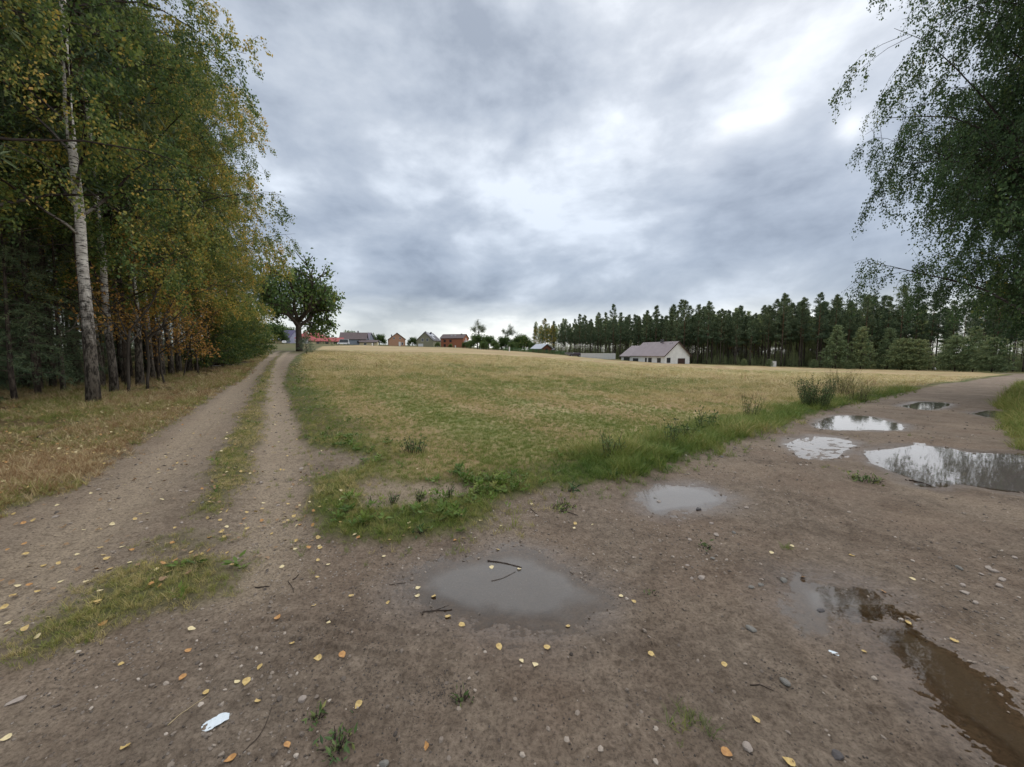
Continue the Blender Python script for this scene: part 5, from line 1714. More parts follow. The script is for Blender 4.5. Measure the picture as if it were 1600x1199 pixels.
# ------------------------------------------------------------------ vehicles
def car(name, label, px, Z, heading, paint, L=4.3, W=1.75, H=1.5, van=False, sink=0.0):
    x, y = at_depth(px, Z)
    root = empty(name, (x, y, float(h_macro(x, y)) - sink), heading)
    h = L / 2
    prof = ([(-h, .35), (-h, .85), (-h + .15, 1.0), (-h + .4, H), (h - 1.3, H), (h - .75, 1.05), (h - .05, .9), (h, .6), (h, .35)] if van else
            [(-h, .35), (-h, .8), (-h + .1, .95), (-h + .55, H), (.35, H), (1.0, .98), (h - .1, .85), (h, .6), (h, .35)])
    n = len(prof)
    V = []
    for s in (-1, 1):
        for (px_, pz) in prof:
            k = 1 if pz < 1.0 else .84
            V.append((px_, s * W / 2 * k, pz))
    F = [list(range(n))[::-1], list(range(n, 2 * n))] + [[i, (i + 1) % n, n + (i + 1) % n, n + i] for i in range(n)]
    me = bpy.data.meshes.new('body'); me.from_pydata(V, [], F); me.materials.append(paint); me.update()
    link('body', me, root)
    for s in (-1, 1):
        g = MB()
        a = [(-h + .45, 1.0), (-h + .65, H - .12), (.25 if not van else h - 1.35, H - .12), (.75 if not van else h - .95, 1.0)]
        V = [(p[0], s * (W / 2 * (1.0 if p[1] <= 1.0 else .855) + .006 - (.10 if p[1] <= 1.0 else 0)), p[1]) for p in a] + [(p[0], s * (W / 2 * .84 - .05), p[1]) for p in a]
        g.add(V, [[0, 1, 2, 3], [4, 5, 6, 7], [0, 1, 5, 4], [1, 2, 6, 5], [2, 3, 7, 6], [3, 0, 4, 7]])
        g.build('side_window', M_GLASS, root)
    f0, f1 = ((.42, H - .08), (.96, 1.02)) if not van else ((h - 1.24, H - .08), (h - .80, 1.10))
    MB().add([(f0[0] + .03, -W * .38, f0[1]), (f0[0] + .03, W * .38, f0[1]), (f1[0] + .03, W * .40, f1[1]), (f1[0] + .03, -W * .40, f1[1]),
              (f0[0] - .05, -W * .38, f0[1] - .05), (f0[0] - .05, W * .38, f0[1] - .05), (f1[0] - .05, W * .40, f1[1] - .05), (f1[0] - .05, -W * .40, f1[1] - .05)],
             [[0, 1, 2, 3], [7, 6, 5, 4], [0, 4, 5, 1], [1, 5, 6, 2], [2, 6, 7, 3], [3, 7, 4, 0]]).build('windscreen', M_GLASS, root)
    for sx in (-h + .75, h - .8):
        for s in (-1, 1):
            P = [(sx, s * (W / 2 - .18), .32), (sx, s * (W / 2 + .01), .32)]
            w = MB().tube(P, [.32, .32], 14).build('wheel', M_RUBBER, root)
            MB().tube([(sx, s * (W / 2 + .005), .32), (sx, s * (W / 2 + .02), .32)], [.19, .17], 10).build('rim', M_METALROOF, w)
    for s in (-1, 1):
        MB().box((h - .03, s * .6 - .16, .62), (h + .015, s * .6 + .16, .76)).build('headlight', M_FRAME, root)
        MB().box((-h - .015, s * .68 - .1, .70), (-h + .03, s * .68 + .1, .86)).build('tail_light', M_REDTILE, root)
    tag(root, label, 'car' if not van else 'camper')
    return root


car('parked_car', 'tiny white car parked where the farm track ends', 446, 185, R(-60), M_WHITEPAINT)
car('camper_van', 'white camper parked in front of the blue-grey house', 538, 188, R(200), M_WHITEPAINT, 5.6, 2.1, 2.7, True)
car('parked_car', 'dark car parked at the near end of the white block wall', 898, 131, R(185), M_DARKPAINT, sink=.1)


# ------------------------------------------------------------------ fences and posts
def green_fence():
    a = np.array(at_depth(786, 148)); b = np.array(at_depth(884, 138))
    root = empty('wire_fence', (a[0], a[1], float(h_macro(*a))))
    n = 12
    d = (b - a) / n
    yaw = math.atan2(d[1], d[0]); L = float(np.hypot(*d))
    post = MB().box((-.04, -.04, -.3), (.04, .04, 1.5)).mesh('post', M_DARKWOOD)
    pm = MB()
    for k in range(9):
        pm.box((0.06, -.012, .10 + k * .155), (L - .06, .012, .155 + k * .155))
    for k in range(14):
        pm.box((.1 + k * (L - .2) / 13, -.008, .1), (.15 + k * (L - .2) / 13, .008, 1.4))
    pm = pm.mesh('mesh_panel', M_GREENFENCE)
    for k in range(n + 1):
        p = a + d * k
        z = float(h_macro(*p)) - float(h_macro(*a))
        link('post', post, root, (p[0] - a[0], p[1] - a[1], z))
        if k < n:
            o = link('mesh_panel', pm, root, (p[0] - a[0], p[1] - a[1], z)); o.rotation_euler = (0, 0, yaw)
    tag(root, 'low green wire fence with dark posts in front of the timber cabin', 'fence')


green_fence()
for px, Z, h, w, lab in ((796, 142, 1.7, .45, 'white gate pillar at the near corner of the green fence'), (751, 172, 1.3, .35, 'white marker post beside the light path at the field edge'),
                         (712, 200, 1.2, .5, 'small pale post below the orange brick house'), (583, 178, 1.3, .5, 'white post in front of the cream annexe'), (1208, 107, 1.6, 1.0, 'white utility box at the foot of the forest')):
    x, y = at_depth(px, Z)
    root = empty('marker_post' if w < .9 else 'utility_box', (x, y, float(h_macro(x, y)) - .1))
    MB().box((-w / 2, -w / 2, 0), (w / 2, w / 2, h)).build('post' if w < .9 else 'cabinet', M_WHITE, root)
    MB().box((-w / 2 - .04, -w / 2 - .04, h), (w / 2 + .04, w / 2 + .04, h + .08)).build('cap', M_CONCRETE, root)
    tag(root, lab, 'post' if w < .9 else 'box')
x, y = at_depth(888, 133)
tr_ = empty('trailer', (x, y, float(h_macro(x, y))), R(-6))
MB().box((-1.3, -.7, .55), (1.3, -.64, 1.2)).box((-1.3, .64, .55), (1.3, .7, 1.2)).box((-1.3, -.64, .55), (-1.24, .64, 1.2)).box((1.24, -.64, .55), (1.3, .64, 1.2)).box((-1.24, -.64, .5), (1.24, .64, .56)).build('body', M_GREYPLANK, tr_)
for s in (-1, 1):
    MB().tube([(0, s * .72, .3), (0, s * .86, .3)], [.3, .3], 12).build('wheel', M_RUBBER, tr_)
MB().box((-2.2, -.05, .45), (-1.3, .05, .53)).build('drawbar', M_DARKPAINT, tr_)
tag(tr_, 'grey board-sided trailer standing next to the dark car', 'trailer')


# ------------------------------------------------------------------ trees and bushes round the village
def village_green():
    g = np.random.default_rng(77)
    L = [  # px, depth, kind, scale, shift, label
        (548, 232, ROUND, .95, .5, 'thin-topped tree rising behind the blue-grey house'), (540, 212, ROUND, .62, .42, 'dark round bush next to the white camper'),
        (580, 236, ROUND, .80, .42, 'dark round tree behind the cream annexe'), (594, 240, ROUND, .78, .40, 'broad dark tree between the annexe and the salmon house'),
        (645, 236, ROUND, .62, .40, 'dark bush tree between the salmon and the olive house'), (430, 190, ROUND, 1.2, .40, 'dark green tree behind the end of the birch row'),
        (452, 225, ROUND, 1.1, .42, 'dark tree behind the lilac house'), (412, 175, ROUND, 1.2, .55, 'yellow-green tree past the last birch'), (510, 210, ROUND, .45, .42, 'small round tree above the red wing'),
        (747, 186, ROUND, .85, .42, 'bushy tree crown under the tall bare-stemmed pine'), (764, 184, ROUND, .80, .40, 'round dark tree next to the tall solitary pine'), (733, 196, ROUND, .45, .52, 'light green bush below the orange house'),
        (790, 192, ROUND, .80, .44, 'tree under the gnarled open-topped pine'), (806, 190, ROUND, .82, .46, 'green tree before the forest corner'), (820, 188, ROUND, .95, .52, 'olive tree at the forest corner'),
        (776, 176, ROUND, .48, .48, 'low shrub in front of the gnarled pine'), (756, 172, ROUND, .42, .45, 'low grey-green shrub by the marker post'), (800, 168, ROUND, .42, .46, 'low shrub near the gate pillar'),
        (835, 172, ROUND, .50, .42, 'bush beside the timber cabin'), (727, 205, ROUND, .36, .40, 'dark bush at the field corner below the houses'), (684, 214, ROUND, .30, .60, 'bright bush in front of the olive house'), (704, 212, ROUND, .24, .62, 'bright green bush below the grey garage roof')]
    for px, Z, ms, s, sh, lab in L:
        x, y = at_depth(px, Z)
        plant_tree('garden_tree', ms, lab, 'tree', x, y, 'trees and bushes round the village', g.uniform(0, 6), s * 1.75, sh, .5, sink=1.6 * s)
    for px, Z, s, lab in ((746, 190, .80, 'tall solitary pine with an open crown left of the forest'), (791, 196, .72, 'gnarled open-topped pine between the solitary pine and the forest')):
        x, y = at_depth(px, Z)
        plant_tree('solitary_pine', SOLO, lab, 'tree', x, y, None, g.uniform(0, 6), s * 1.35, .5, .5)
    for px, Z, k, s, sh, lab in ((851, 190, 1, .8, .62, 'yellow-leaved birch at the corner of the forest'), (862, 186, 2, .78, .58, 'olive-yellow birch second from the forest corner'), (838, 196, 2, .72, .56, 'pale green birch at the very end of the forest')):
        x, y = at_depth(px, Z)
        plant_tree('birch_tree', BIRCHES[k], lab, 'tree', x, y, None, g.uniform(0, 6), s, sh, .6)
    for px, Z, k, s, sh, br, lab in ((1305, 100, 0, 1.10, .40, .55, 'pointed silvery willow, tallest of the row at the forest foot'), (1344, 98, 0, 1.05, .58, .5, 'olive willow next to the tallest silvery one'),
                                 (1386, 100, 0, 1.05, .38, .42, 'dark bluish willow in the middle of the forest-foot row'), (1408, 94, 1, 1.0, .56, .5, 'wide olive willow with a rounded top'),
                                 (1432, 92, 1, .95, .62, .5, 'olive-brown willow next to the gap with the walker'), (1492, 84, 1, 1.02, .42, .5, 'broad grey-green willow beyond the walker'),
                                 (1520, 80, 0, .92, .45, .5, 'grey-green willow half hidden by the weeping birch'), (1550, 76, 1, .9, .45, .45, 'shaded willow at the road bend'),
                                 (1272, 100, 1, .30, .35, .45, 'low round dark bush at the field edge before the willows'), (1202, 106, 1, .28, .45, .55, 'small bush beside the white utility box'), (1326, 96, 1, .28, .4, .4, 'low bush in front of the olive willow'),
                                 (1162, 112, 1, .26, .6, .6, 'small pale bush at the field edge below the red gable')):
        x, y = at_depth(px, Z)
        plant_tree('willow', WILLOWS[k], lab, 'bush', x, y, 'willows at the forest foot', g.uniform(0, 6), s * 1.5, sh, br)
    # hedge plants before the red wing
    for k in range(8):
        x, y = at_depth(494 + k * 4.2, 186)
        plant_tree('hedge_conifer', SPRUCES[1], 'dark cone-shaped hedge conifer before the long red wing', 'tree', x, y, 'row of cone conifers before the red wing', g.uniform(0, 6), .40, .3, .35)


SOLO = broadleaf(79, 17, .22, .50, 3, (7, 4, 4), (62, 46, 40), .55, 26, .34, M_NEEDLE, M_PINE, cl=.45, first=.36, trop=.10, aspect=.3)
village_green()


# ------------------------------------------------------------------ walker with a bag at the forest foot
def person():
    x, y = at_depth(1458.5, 92)
    root = empty('person', (x, y, float(h_macro(x, y))), R(150))
    J = {'pel': (0, 0, .93), 'chest': (0, .03, 1.25), 'neck': (0, .05, 1.47), 'head': (0, .07, 1.62), 'top': (0, .07, 1.72),
         'hl': (.10, 0, .88), 'kl': (.11, .05, .49), 'al': (.11, -.02, .09), 'tl': (.12, .16, .04), 'hr': (-.10, 0, .88), 'kr': (-.11, .12, .50), 'ar': (-.11, .10, .09), 'tr': (-.12, .27, .04),
         'sl': (.19, .03, 1.40), 'el': (.25, .02, 1.12), 'wl': (.25, .10, .86), 'fl': (.25, .12, .76), 'sr': (-.19, .03, 1.40), 'er': (-.25, .0, 1.12), 'wr': (-.26, .08, .86), 'fr': (-.26, .10, .76)}
    rad = {'pel': .15, 'chest': .17, 'neck': .06, 'head': .10, 'top': .07, 'hl': .095, 'kl': .065, 'al': .045, 'tl': .04, 'hr': .095, 'kr': .065, 'ar': .045, 'tr': .04, 'sl': .075, 'el': .05, 'wl': .035, 'fl': .035, 'sr': .075, 'er': .05, 'wr': .035, 'fr': .035}
    E = [('pel', 'chest'), ('chest', 'neck'), ('neck', 'head'), ('head', 'top'), ('pel', 'hl'), ('hl', 'kl'), ('kl', 'al'), ('al', 'tl'), ('pel', 'hr'), ('hr', 'kr'), ('kr', 'ar'), ('ar', 'tr'),
         ('chest', 'sl'), ('sl', 'el'), ('el', 'wl'), ('wl', 'fl'), ('chest', 'sr'), ('sr', 'er'), ('er', 'wr'), ('wr', 'fr')]
    names = list(J)
    me = bpy.data.meshes.new('figure')
    me.from_pydata([J[n] for n in names], [(names.index(a), names.index(b)) for a, b in E], [])
    o = link('figure', me, root)
    sk = o.modifiers.new('skin', 'SKIN')
    for i, n in enumerate(names):
        v = me.skin_vertices[0].data[i]; v.radius = (rad[n], rad[n] * (.8 if n in ('pel', 'chest') else 1)); v.use_root = n == 'pel'
    sb = o.modifiers.new('sub', 'SUBSURF'); sb.levels = 2; sb.render_levels = 2
    m, t, b, out = mat_new('walker_clothes')
    z = t.sep(t.n('ShaderNodeTexCoord').outputs['Object'])[2]
    c = t.mix(t.math('GREATER_THAN', z, .90), (.035, .035, .05), (.13, .022, .045))
    c = t.mix(t.math('GREATER_THAN', z, 1.50), c, (.48, .30, .23))
    c = t.mix(t.math('GREATER_THAN', z, 1.66), c, (.05, .03, .02))
    t.put(b.inputs['Base Color'], c); b.inputs['Roughness'].default_value = .8
    me.materials.append(m)
    tag(root, 'distant walker in a maroon top at the forest foot', 'person')
    f = Vector(J['fr']); f.rotate(Matrix.Rotation(R(150), 3, 'Z'))
    bag = MB()
    V = []
    for zz, w, d in ((-.50, .10, .05), (-.42, .17, .09), (-.22, .19, .10), (-.08, .13, .06), (.02, .04, .02)):
        V += [(-w, -d, zz), (w, -d, zz), (w, d, zz), (-w, d, zz)]
    Q = [[3, 2, 1, 0]] + [[4 * r + a, 4 * r + (a + 1) % 4, 4 * r + 4 + (a + 1) % 4, 4 * r + 4 + a] for r in range(4) for a in range(4)] + [[16, 17, 18, 19]]
    bo = bag.add(V, Q).build('carrier_bag', M_WHITE, None, False, (x + f.x, y + f.y, root.location.z + f.z))
    tag(bo, "white carrier bag in the distant walker's hand", 'bag')


person()

# ------------------------------------------------------------------ small things lying about
def leaf_mesh(name, seed, mat):
    """a birch leaf: rounded wedge with a pointed tip, curled, with a stalk"""
    g = np.random.default_rng(seed)
    out = np.array([(0, -.50), (.26, -.42), (.42, -.18), (.36, .08), (.20, .30), (0, .55), (-.20, .30), (-.36, .08), (-.42, -.18), (-.26, -.42)])
    out = out * (1 + g.normal(0, .05, out.shape))
    cu, cv = g.uniform(.15, .55), g.uniform(-.25, .45)
    def z(x, y): return cu * x * x + cv * y * y + .05
    V = [(0, -.05, z(0, 0) - .03)] + [(x, y, z(x, y) + g.normal(0, .02)) for x, y in out]
    n = len(out)
    T = [[0, 1 + k, 1 + (k + 1) % n] for k in range(n)]
    V += [(.012, -.48, .06), (-.012, -.48, .06), (.02, -.85, .10)]
    T.append([n + 1, n + 2, n + 3])
    return raw_mesh(name, np.array(V), None, T, mat)


def leaf_litter_mat(name, c1, c2):
    return simple_mat(name, c1, c2, 2.5, .55, .35)


LM = [leaf_litter_mat('yellow_leaf', (.56, .42, .17), (.40, .27, .10)), leaf_litter_mat('pale_leaf', (.66, .55, .32), (.55, .46, .26)), leaf_litter_mat('orange_leaf', (.48, .26, .09), (.34, .17, .06)), leaf_litter_mat('brown_leaf', (.27, .17, .09), (.20, .13, .07))]
LEAVES = {(c, k): leaf_mesh('fallen_leaf', 700 + 10 * c + k, LM[c]) for c in range(4) for k in range(3)}
LEAF_LABEL = {0: 'yellow birch leaf fallen on the ground', 1: 'pale cream birch leaf fallen on the ground', 2: 'orange birch leaf fallen on the ground', 3: 'brown shrivelled leaf fallen on the ground'}


def water_level(x, y):
    for nm, g, dep, lev in PUD:
        if poly_sd(np.array([x]), np.array([y]), g)[0] > 0:
            return lev
    return None


def put_leaf(x, y, c, size, g):
    o = link('fallen_leaf', LEAVES[(c, int(g.integers(0, 3)))])
    lv = water_level(x, y)
    o.location = (x, y, max(gz(x, y) + .004, -9 if lv is None else lv + .001))
    o.scale = (size,) * 3
    o.rotation_euler = (g.normal(0, .18), g.normal(0, .18), g.uniform(0, 6.28))
    tag(o, LEAF_LABEL[c], 'leaf', ('yellow', 'pale', 'orange', 'brown')[c] + ' fallen leaves')


def lay_leaves():
    g = np.random.default_rng(900)
    seen = [(190, 1040, 0), (285, 1063, 2), (294, 1020, 2), (323, 1088, 0), (370, 1071, 1), (385, 1069, 0), (402, 1100, 0), (406, 1046, 0), (456, 1012, 0), (535, 1027, 2), (560, 1105, 0), (449, 1172, 2),
            (666, 1170, 2), (195, 1174, 0), (497, 1033, 0), (513, 975, 1), (434, 968, 2), (247, 897, 0), (206, 862, 2), (145, 948, 0), (780, 1014, 0), (815, 1035, 1), (836, 1041, 1), (855, 1015, 0), (887, 978, 0),
            (549, 931, 0), (490, 947, 0), (496, 902, 0), (606, 942, 0), (652, 932, 1), (678, 930, 0), (700, 963, 0), (722, 977, 0), (653, 917, 1), (778, 858, 0), (768, 886, 1), (811, 887, 1), (250, 923, 2), (152, 950, 0),
            (162, 980, 2), (167, 873, 0), (162, 867, 0), (270, 853, 2), (350, 840, 0), (355, 863, 0), (380, 790, 1), (1420, 972, 0), (1492, 1003, 0), (1018, 1028, 0), (1132, 1043, 0), (1181, 1127, 0), (1136, 1180, 2),
            (1233, 1194, 0), (990, 942, 0), (970, 935, 1), (1255, 902, 2), (1380, 925, 2), (1425, 906, 1), (60, 1000, 1), (75, 966, 1), (12, 968, 1), (10, 1160, 1), (360, 1190, 2), (1330, 870, 0), (1237, 855, 1), (1205, 870, 1),
            (640, 835, 0), (560, 846, 2), (500, 855, 0), (455, 852, 0), (440, 880, 1), (720, 812, 0), (690, 800, 1), (600, 870, 1), (925, 822, 1), (1350, 1020, 0), (300, 985, 1), (95, 905, 1), (45, 880, 1), (230, 800, 1), (120, 860, 1)]
    for px, py, c in seen:
        x, y = ground_pt(px, py)
        put_leaf(x, y, c, g.uniform(.028, .044), g)
    n = 0
    while n < 125:                                         # thinner carpet on the two tracks and the grass corner
        if n < 85:
            px, py = g.uniform(0, 520), g.uniform(640, 900)
        else:
            px, py = g.uniform(480, 900), g.uniform(690, 850)
        x, y = ground_pt(px, py)
        c = int(g.choice(4, p=[.34, .40, .08, .18]))
        put_leaf(x, y, c, g.uniform(.026, .042), g)
        n += 1
    # the carpet beyond counting
    lc = tuft_coll('litter_shapes', [bpy.data.objects.new('litter', LEAVES[(c, k)]) for c in range(4) for k in range(2)])
    X, Y, r, g2 = sample_sector(26000, 3.4, 40, -64, -24, 911, 0)
    m = masks(X, Y)
    k = g2.uniform(0, 1, len(X)) < np.clip(.36 * m['gC'] + .09 * (1 - m['gA']) + .04 * m['gA'], 0, 1) * np.clip(.6 + .8 * fbm(X, Y, .9, 912), .1, 1.3)
    X, Y, r = X[k], Y[k], r[k]; z = ground_h(X, Y); n = len(X)
    up = .02 + .05 * g2.uniform(0, 1, n) * masks(X, Y)['gC']
    scatter('leaf_litter', 'carpet of fallen yellow leaves along the wood and tracks', 'leaves', lc, np.stack([X, Y, z + up], 1), pick_from(g2, n, [3, 3, 2, 2, 2, 2, 5, 5]), g2.uniform(.030, .045, n) * np.clip(r / 12, 1, 1.7), g2.uniform(0, 1, n), tilt=.35, seed=30)


lay_leaves()

M_STONES = [simple_mat('pale_stone', (.36, .31, .27), (.27, .23, .20), 9, .8, .2, .3, 50), simple_mat('grey_stone', (.20, .19, .17), (.135, .128, .115), 9, .7, .3, .3, 50), simple_mat('dark_stone', (.055, .05, .05), (.08, .07, .07), 9, .5, .4, .3, 50)]


def put_stone(px, py, size, mat, seed, shape, label, rz=0.0, group=None):
    x, y = ground_pt(px, py)
    me = stone_mesh('stone', seed, M_STONES[mat], *shape, sub=2)
    lv = water_level(x, y)
    o = link('stone', me, None, (x, y, max(gz(x, y), (lv or -9) - .004) + size * shape[2] * .35))
    o.scale = (size,) * 3; o.rotation_euler = (0, 0, rz)
    tag(o, label, 'stone', group)


for a in ((27, 1097, .040, 0, 801, (1, .45, .25), 'pale flat elongated stone near the lower corner of the track', .9), (473, 1098, .020, 0, 802, (1, .85, .7), 'light grey angular pebble lying alone before the junction'),
          (1174, 986, .034, 1, 803, (1, .6, .4), 'smooth grey oval stone beside the small bright puddle', 2.1), (1226, 1071, .026, 1, 804, (1, .7, .5), 'greenish grey stone on a dark mossy spot', 1.8),
          (1283, 951, .032, 2, 805, (1, .5, .35), 'dark stone standing in the small bright puddle', .3), (1092, 796, .032, 2, 806, (1, .8, .7), 'dark stone at the rim of the oval pale puddle', 0),
          (1189, 917, .020, 1, 807, (1, .8, .6), 'grey stone left of the small bright puddle', 0), (1111, 819, .026, 0, 808, (1, .7, .5), 'whitish stone in the gravel below the oval puddle', 0),
          (600, 1200, .02, 1, 810, (1, .8, .6), 'grey pebble at the bottom border of the road', 0), (1168, 1168, .024, 0, 811, (1, .8, .6), 'pale stone among the gravel at the bottom of the road', 1.0),
          (1308, 1184, .028, 2, 812, (1, .7, .5), 'dark wet stone at the bottom of the road by the long rut puddle', .4)):
    put_stone(*a)
g_ = np.random.default_rng(950)
for k in range(46):
    px, py = [(g_.normal(1075, 60), g_.normal(850, 32)), (g_.normal(1080, 45), g_.normal(702, 14)), (g_.normal(1540, 45), g_.normal(905, 25)), (g_.normal(280, 110), g_.normal(765, 40))][k % 4]
    put_stone(px, py, g_.uniform(.016, .034) * (1.3 if py < 760 else 1), int(g_.choice([0, 0, 1])), 830 + k, (1, g_.uniform(.6, .9), g_.uniform(.35, .6)),
              ('stone in the gravel patch below the oval puddle', 'stone in the rubble at the foot of the verge', 'stone in the gravel between the ruts and the road border', 'flat stone embedded in the sandy wheel track')[k % 4], g_.uniform(0, 6),
              ('gravel patch stones', 'verge rubble stones', 'rut-side stones', 'track stones')[k % 4])

# crumpled paper
M_PAPER = simple_mat('paper', (.66, .72, .76), (.52, .58, .63), 30, .7, .2)
x, y = ground_pt(337, 1132)
gx, gy = np.meshgrid(np.linspace(-1, 1, 15), np.linspace(-1, 1, 8), indexing='ij')
pg = np.random.default_rng(5)
wz = .28 + .30 * fbm(gx.ravel() + 3, gy.ravel(), 2.2, 7) + .14 * fbm(gx.ravel(), gy.ravel(), 5, 8)
hw = .62 * (1 - .55 * np.abs(gx.ravel()) ** 2) * (1 + .25 * fbm(gx.ravel(), gy.ravel() * 0 + 1, 3, 9))
V = np.stack([gx.ravel(), gy.ravel() * hw + .12 * np.sin(gx.ravel() * 3), wz * .32], 1)
Q = [[i * 8 + j, (i + 1) * 8 + j, (i + 1) * 8 + j + 1, i * 8 + j + 1] for i in range(14) for j in range(7)]
me = raw_mesh('paper_scrap', V, Q, None, M_PAPER, False)
o = link('paper_scrap', me, None, (x, y, gz(x, y) + .002)); o.scale = (.048,) * 3; o.rotation_euler = (0, 0, .55)
tag(o, 'torn crumpled scrap of bluish white paper on the earth', 'litter')
x, y = ground_pt(1303, 1021)
o = link('paper_scrap', me, None, (x, y, gz(x, y) + .001)); o.scale = (.022,) * 3; o.rotation_euler = (0, 0, 2.2)
tag(o, 'tiny white scrap between the tyre marks', 'litter')

# sticks and straws
M_TWIG = simple_mat('dead_twig', (.060, .045, .036), (.040, .030, .025), 20, .85, .15)
M_STRAW = simple_mat('pale_straw', (.42, .34, .20), (.34, .27, .16), 20, .7, .2)


def stick(pts, r, mat, label, name='twig', fork=False):
    P = spline(ground_pts(pts), 5)
    g = np.random.default_rng(int(P[0, 0] * 1000) % 9999)
    z = ground_h(P[:, 0], P[:, 1])
    for i in range(len(P)):
        lv = water_level(*P[i])
        if lv is not None: z[i] = max(z[i], lv - r * .3)
    z = np.maximum(z, np.convolve(np.pad(z, 2, mode='edge'), np.ones(5) / 5, 'valid')) + r * .8
    c = np.r_[P[0], z[0]]
    Q = np.c_[P, z] - c
    mb = MB(); n = len(Q)
    mb.tube(Q, r * (1 - .5 * np.arange(n) / n) * g.uniform(.85, 1.15, n), 6)
    if fork:
        k = n // 2
        e = Q[k] + (Q[k] - Q[k - 2]) * 1.5 + np.array([.02, .025, .012])
        mb.tube(np.array([Q[k], (Q[k] + e) / 2, e]), [r * .6, r * .5, r * .3], 5)
    o = mb.build(name, mat, None, True, tuple(c))
    tag(o, label, 'twig' if mat is M_TWIG else 'straw')


stick([(262, 1138), (285, 1122), (322, 1090)], .0022, M_STRAW, 'long pale straw ending at a yellow leaf', 'straw')
stick([(660, 962), (664, 956), (690, 955), (707, 953)], .005, M_TWIG, 'dark bent twig in front of the broad grey puddle', fork=True)
stick([(762, 874), (785, 878), (815, 887)], .006, M_TWIG, 'dark stick lying across the far end of the broad grey puddle')
stick([(768, 906), (785, 902), (806, 893)], .003, M_TWIG, 'thin twig under the shallow water of the broad puddle')
stick([(829, 796), (836, 803), (842, 809)], .004, M_TWIG, 'short dark twig at the road edge of the grass corner')
stick([(873, 801), (888, 803), (903, 807)], .005, M_TWIG, 'straight dark twig by the small grass island')
stick([(398, 908), (410, 908), (421, 909)], .005, M_TWIG, 'short thick dark twig at the end of the wheel track')
stick([(457, 903), (462, 899), (467, 895)], .005, M_TWIG, 'small slanting twig right of the wheel track')
stick([(608, 914), (618, 912), (634, 910)], .003, M_TWIG, 'faint thin twig left of the broad puddle')
stick([(1172, 1072), (1190, 1076), (1208, 1080)], .003, M_TWIG, 'thin twig pointing to the greenish grey stone')
stick([(380, 1180), (410, 1150), (425, 1110)], .002, M_TWIG, 'fine curved rootlet near the bottom of the track')
stick([(1420, 748), (1440, 751), (1455, 756)], .008, M_TWIG, 'dark stick at the near shore of the largest puddle')
stick([(450, 905), (456, 915), (459, 925)], .0025, M_TWIG, 'tiny twig in the sand below the grass corner')
stick([(60, 690), (110, 668), (150, 664)], .02, M_TWIG, 'fallen branch on the leafy ground before the nearest birch', fork=True)
stick([(205, 640), (245, 620), (262, 612)], .02, M_TWIG, 'dead branch lying on the brown grass behind the track', fork=True)


# ------------------------------------------------------------------ brushwood heap at the wood's edge
def brush_heap(px, py, n, L, label):
    x, y = ground_pt(px, py)
    g = np.random.default_rng(int(px))
    root = empty('brushwood_heap', (x, y, gz(x, y)))
    for k in range(n):
        a = g.normal(.3, .6); c = g.normal(0, .45, 2)
        l = L * g.uniform(.5, 1.1)
        d = np.array([math.cos(a), math.sin(a), g.normal(.03, .06)])
        zz = g.uniform(.04, .45) * math.exp(-(c @ c))
        P = np.array([np.r_[c, zz] + d * l * (t - .5) + g.normal(0, .03, 3) for t in np.linspace(0, 1, 6)])
        P[:, 2] = np.maximum(P[:, 2], .02)
        MB().tube(P, np.linspace(.03, .012, 6) * g.uniform(.6, 1.2), 5).build('branch', M_GREYPLANK if k % 3 == 0 else M_TWIG, root, True)
    tag(root, label, 'brushwood')


brush_heap(345, 572, 26, 3.4, 'heap of grey cut brushwood at the wood edge by the track')


# ------------------------------------------------------------------ weeds and tall plants of the verge
def weed(name, label, px, py, H, n, lean, leaf, per, tint, cat='plant', mat=None, stem=.004, shift=.5, bright=.5, seedhead=False, base=.04):
    x, y = ground_pt(px, py)
    g = np.random.default_rng(int(px * 7 + py))
    t = Tree(int(px * 3 + py)); t.g = g
    for k in range(n):
        a = g.uniform(0, 6.28)
        d = np.array([math.cos(a) * lean * g.uniform(.2, 1), math.sin(a) * lean * g.uniform(.2, 1), 1.0]); d /= np.linalg.norm(d)
        h = H * g.uniform(.55, 1.1)
        P = t.path(np.array([math.cos(a) * base * g.uniform(0, 1), math.sin(a) * base * g.uniform(0, 1), -.01]), d, h, 5, .09, -.05)
        t.limb(P, np.linspace(stem, stem * .4, 6), 4, False)
        t.leaves(P, per, leaf, tint, .15, leaf * .5, -.25)
        if seedhead:
            t.leaves(P[-3:], per, leaf * .45, tint + .3, .1, leaf * .35, -.3)
    tm, cm = t.meshes('weed', M_TWIG, mat or M_WEED, .34)
    root = empty(name, (x, y, gz(x, y)))
    a = link('stems', tm, root); tag(a, kind='stuff')
    c = link('leaves', cm, root); c.color = (shift, bright, .5, 1); tag(c, kind='stuff')
    tag(root, label, cat)


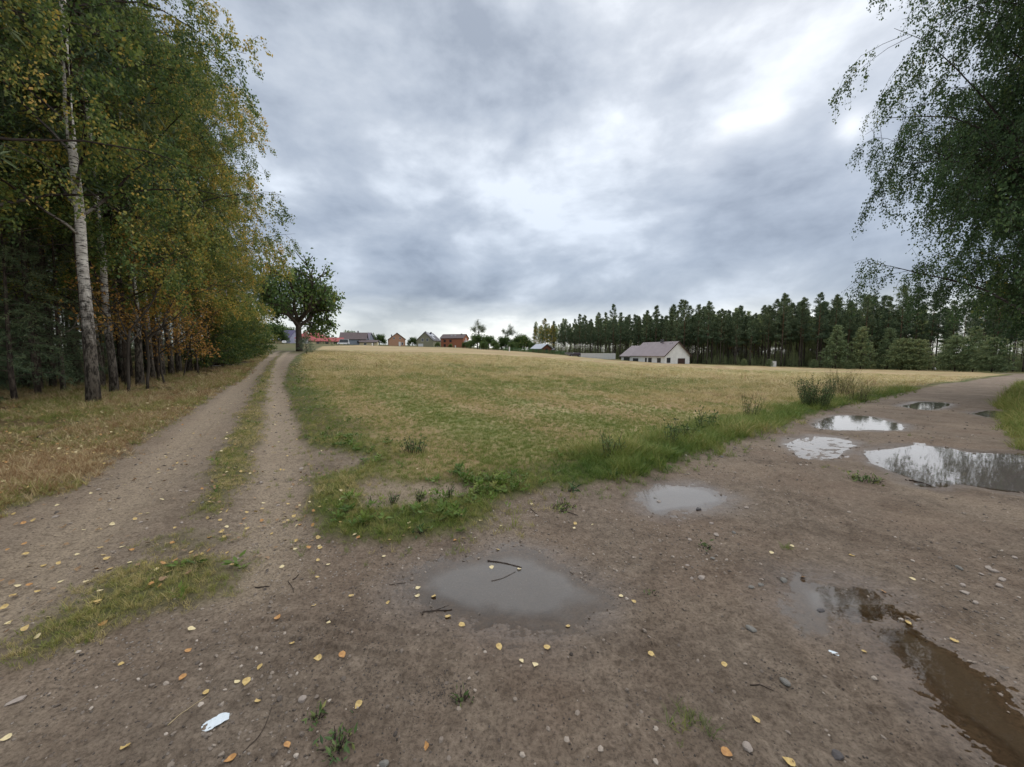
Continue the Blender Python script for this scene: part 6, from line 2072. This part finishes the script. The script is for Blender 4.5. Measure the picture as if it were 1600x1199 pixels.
weed('tall_weeds', 'big dark tuft of tall weeds on the verge above the lens-shaped puddle', 1272, 638, 1.0, 130, .32, .055, 26, .35, bright=.45, base=.42)
weed('tall_weeds', 'dry brown seeding weeds right behind the big dark tuft', 1312, 617, 1.15, 110, .25, .04, 18, .95, seedhead=True, base=.55, bright=.55)
weed('tall_weeds', 'pale brown weed clump at the end of the tall weeds on the verge', 1340, 628, .85, 60, .28, .04, 16, .85, seedhead=True, base=.35)
weed('tall_weeds', 'slim upright weeds leaning over the field edge before the big tuft', 1172, 652, .65, 26, .25, .04, 14, .5, base=.25)
weed('mugwort', 'grey-green mugwort clump on the verge above the oval puddle', 957, 724, .44, 18, .35, .055, 12, .55, base=.12)
weed('mugwort', 'bushy green weed on the verge between the mugwort and the tall weeds', 1100, 676, .45, 18, .45, .07, 12, .45, base=.16)
weed('mugwort', 'grass-leaved green clump spilling toward the rubble', 1070, 690, .35, 22, .8, .09, 6, .55, base=.14)
weed('mugwort', 'dark low weed clump in the grass behind the bare sandy patch', 646, 712, .26, 22, .4, .045, 10, .25, base=.16)
weed('mugwort', 'dark weed patch at the field edge behind the mugwort', 1050, 700, .45, 10, .3, .06, 9, .3, base=.10)
weed('seedling', 'small upright weed on the bare sandy patch, nearest the wheel track', 614, 790, .14, 9, .35, .035, 6, .35, base=.02)
weed('seedling', 'taller branching dark weed in the middle of the bare sandy patch', 655, 786, .19, 9, .5, .026, 7, .25, base=.02)
weed('seedling', 'dark upright weed at the far end of the bare sandy patch', 703, 782, .17, 8, .35, .03, 7, .3, base=.02)
weed('seedling', 'thin single weed at the edge of the bare patch by the grass', 580, 790, .12, 4, .3, .025, 5, .3, base=.01)
weed('dock_rosette', 'dark flat-leaved rosette where the verge meets the road', 892, 768, .07, 14, 1.4, .07, 2, .2, base=.02)
weed('dock_rosette', 'leafy rosette on the near border of the grass corner', 658, 838, .06, 14, 1.4, .055, 2, .3, base=.02)
weed('grass_tuft', 'small green grass tuft on the earth beside the dark patch', 722, 1092, .045, 12, 1.0, .04, 2, .6, base=.015)
weed('grass_tuft', 'small bright tuft near the bottom, above the green moss', 497, 1128, .04, 12, 1.0, .035, 3, .55, base=.012)
weed('grass_tuft', 'spreading tuft of moss and grass at the bottom border', 528, 1172, .045, 26, 1.2, .035, 3, .5, base=.06)
weed('grass_tuft', 'tiny leafy tuft in the gravel below the oval puddle', 1102, 858, .05, 10, 1.2, .04, 3, .5, base=.03)
weed('grass_tuft', 'flat green sprig right of the broad puddle', 1018, 930, .04, 6, 1.4, .03, 3, .5, base=.02)
weed('grass_island', 'low olive grass island on the road before the verge', 880, 793, .06, 34, 1.2, .05, 3, .75, base=.12)
weed('grass_island', 'green weedy island in the road below the largest puddle', 1352, 752, .09, 34, 1.3, .06, 3, .6, base=.16)
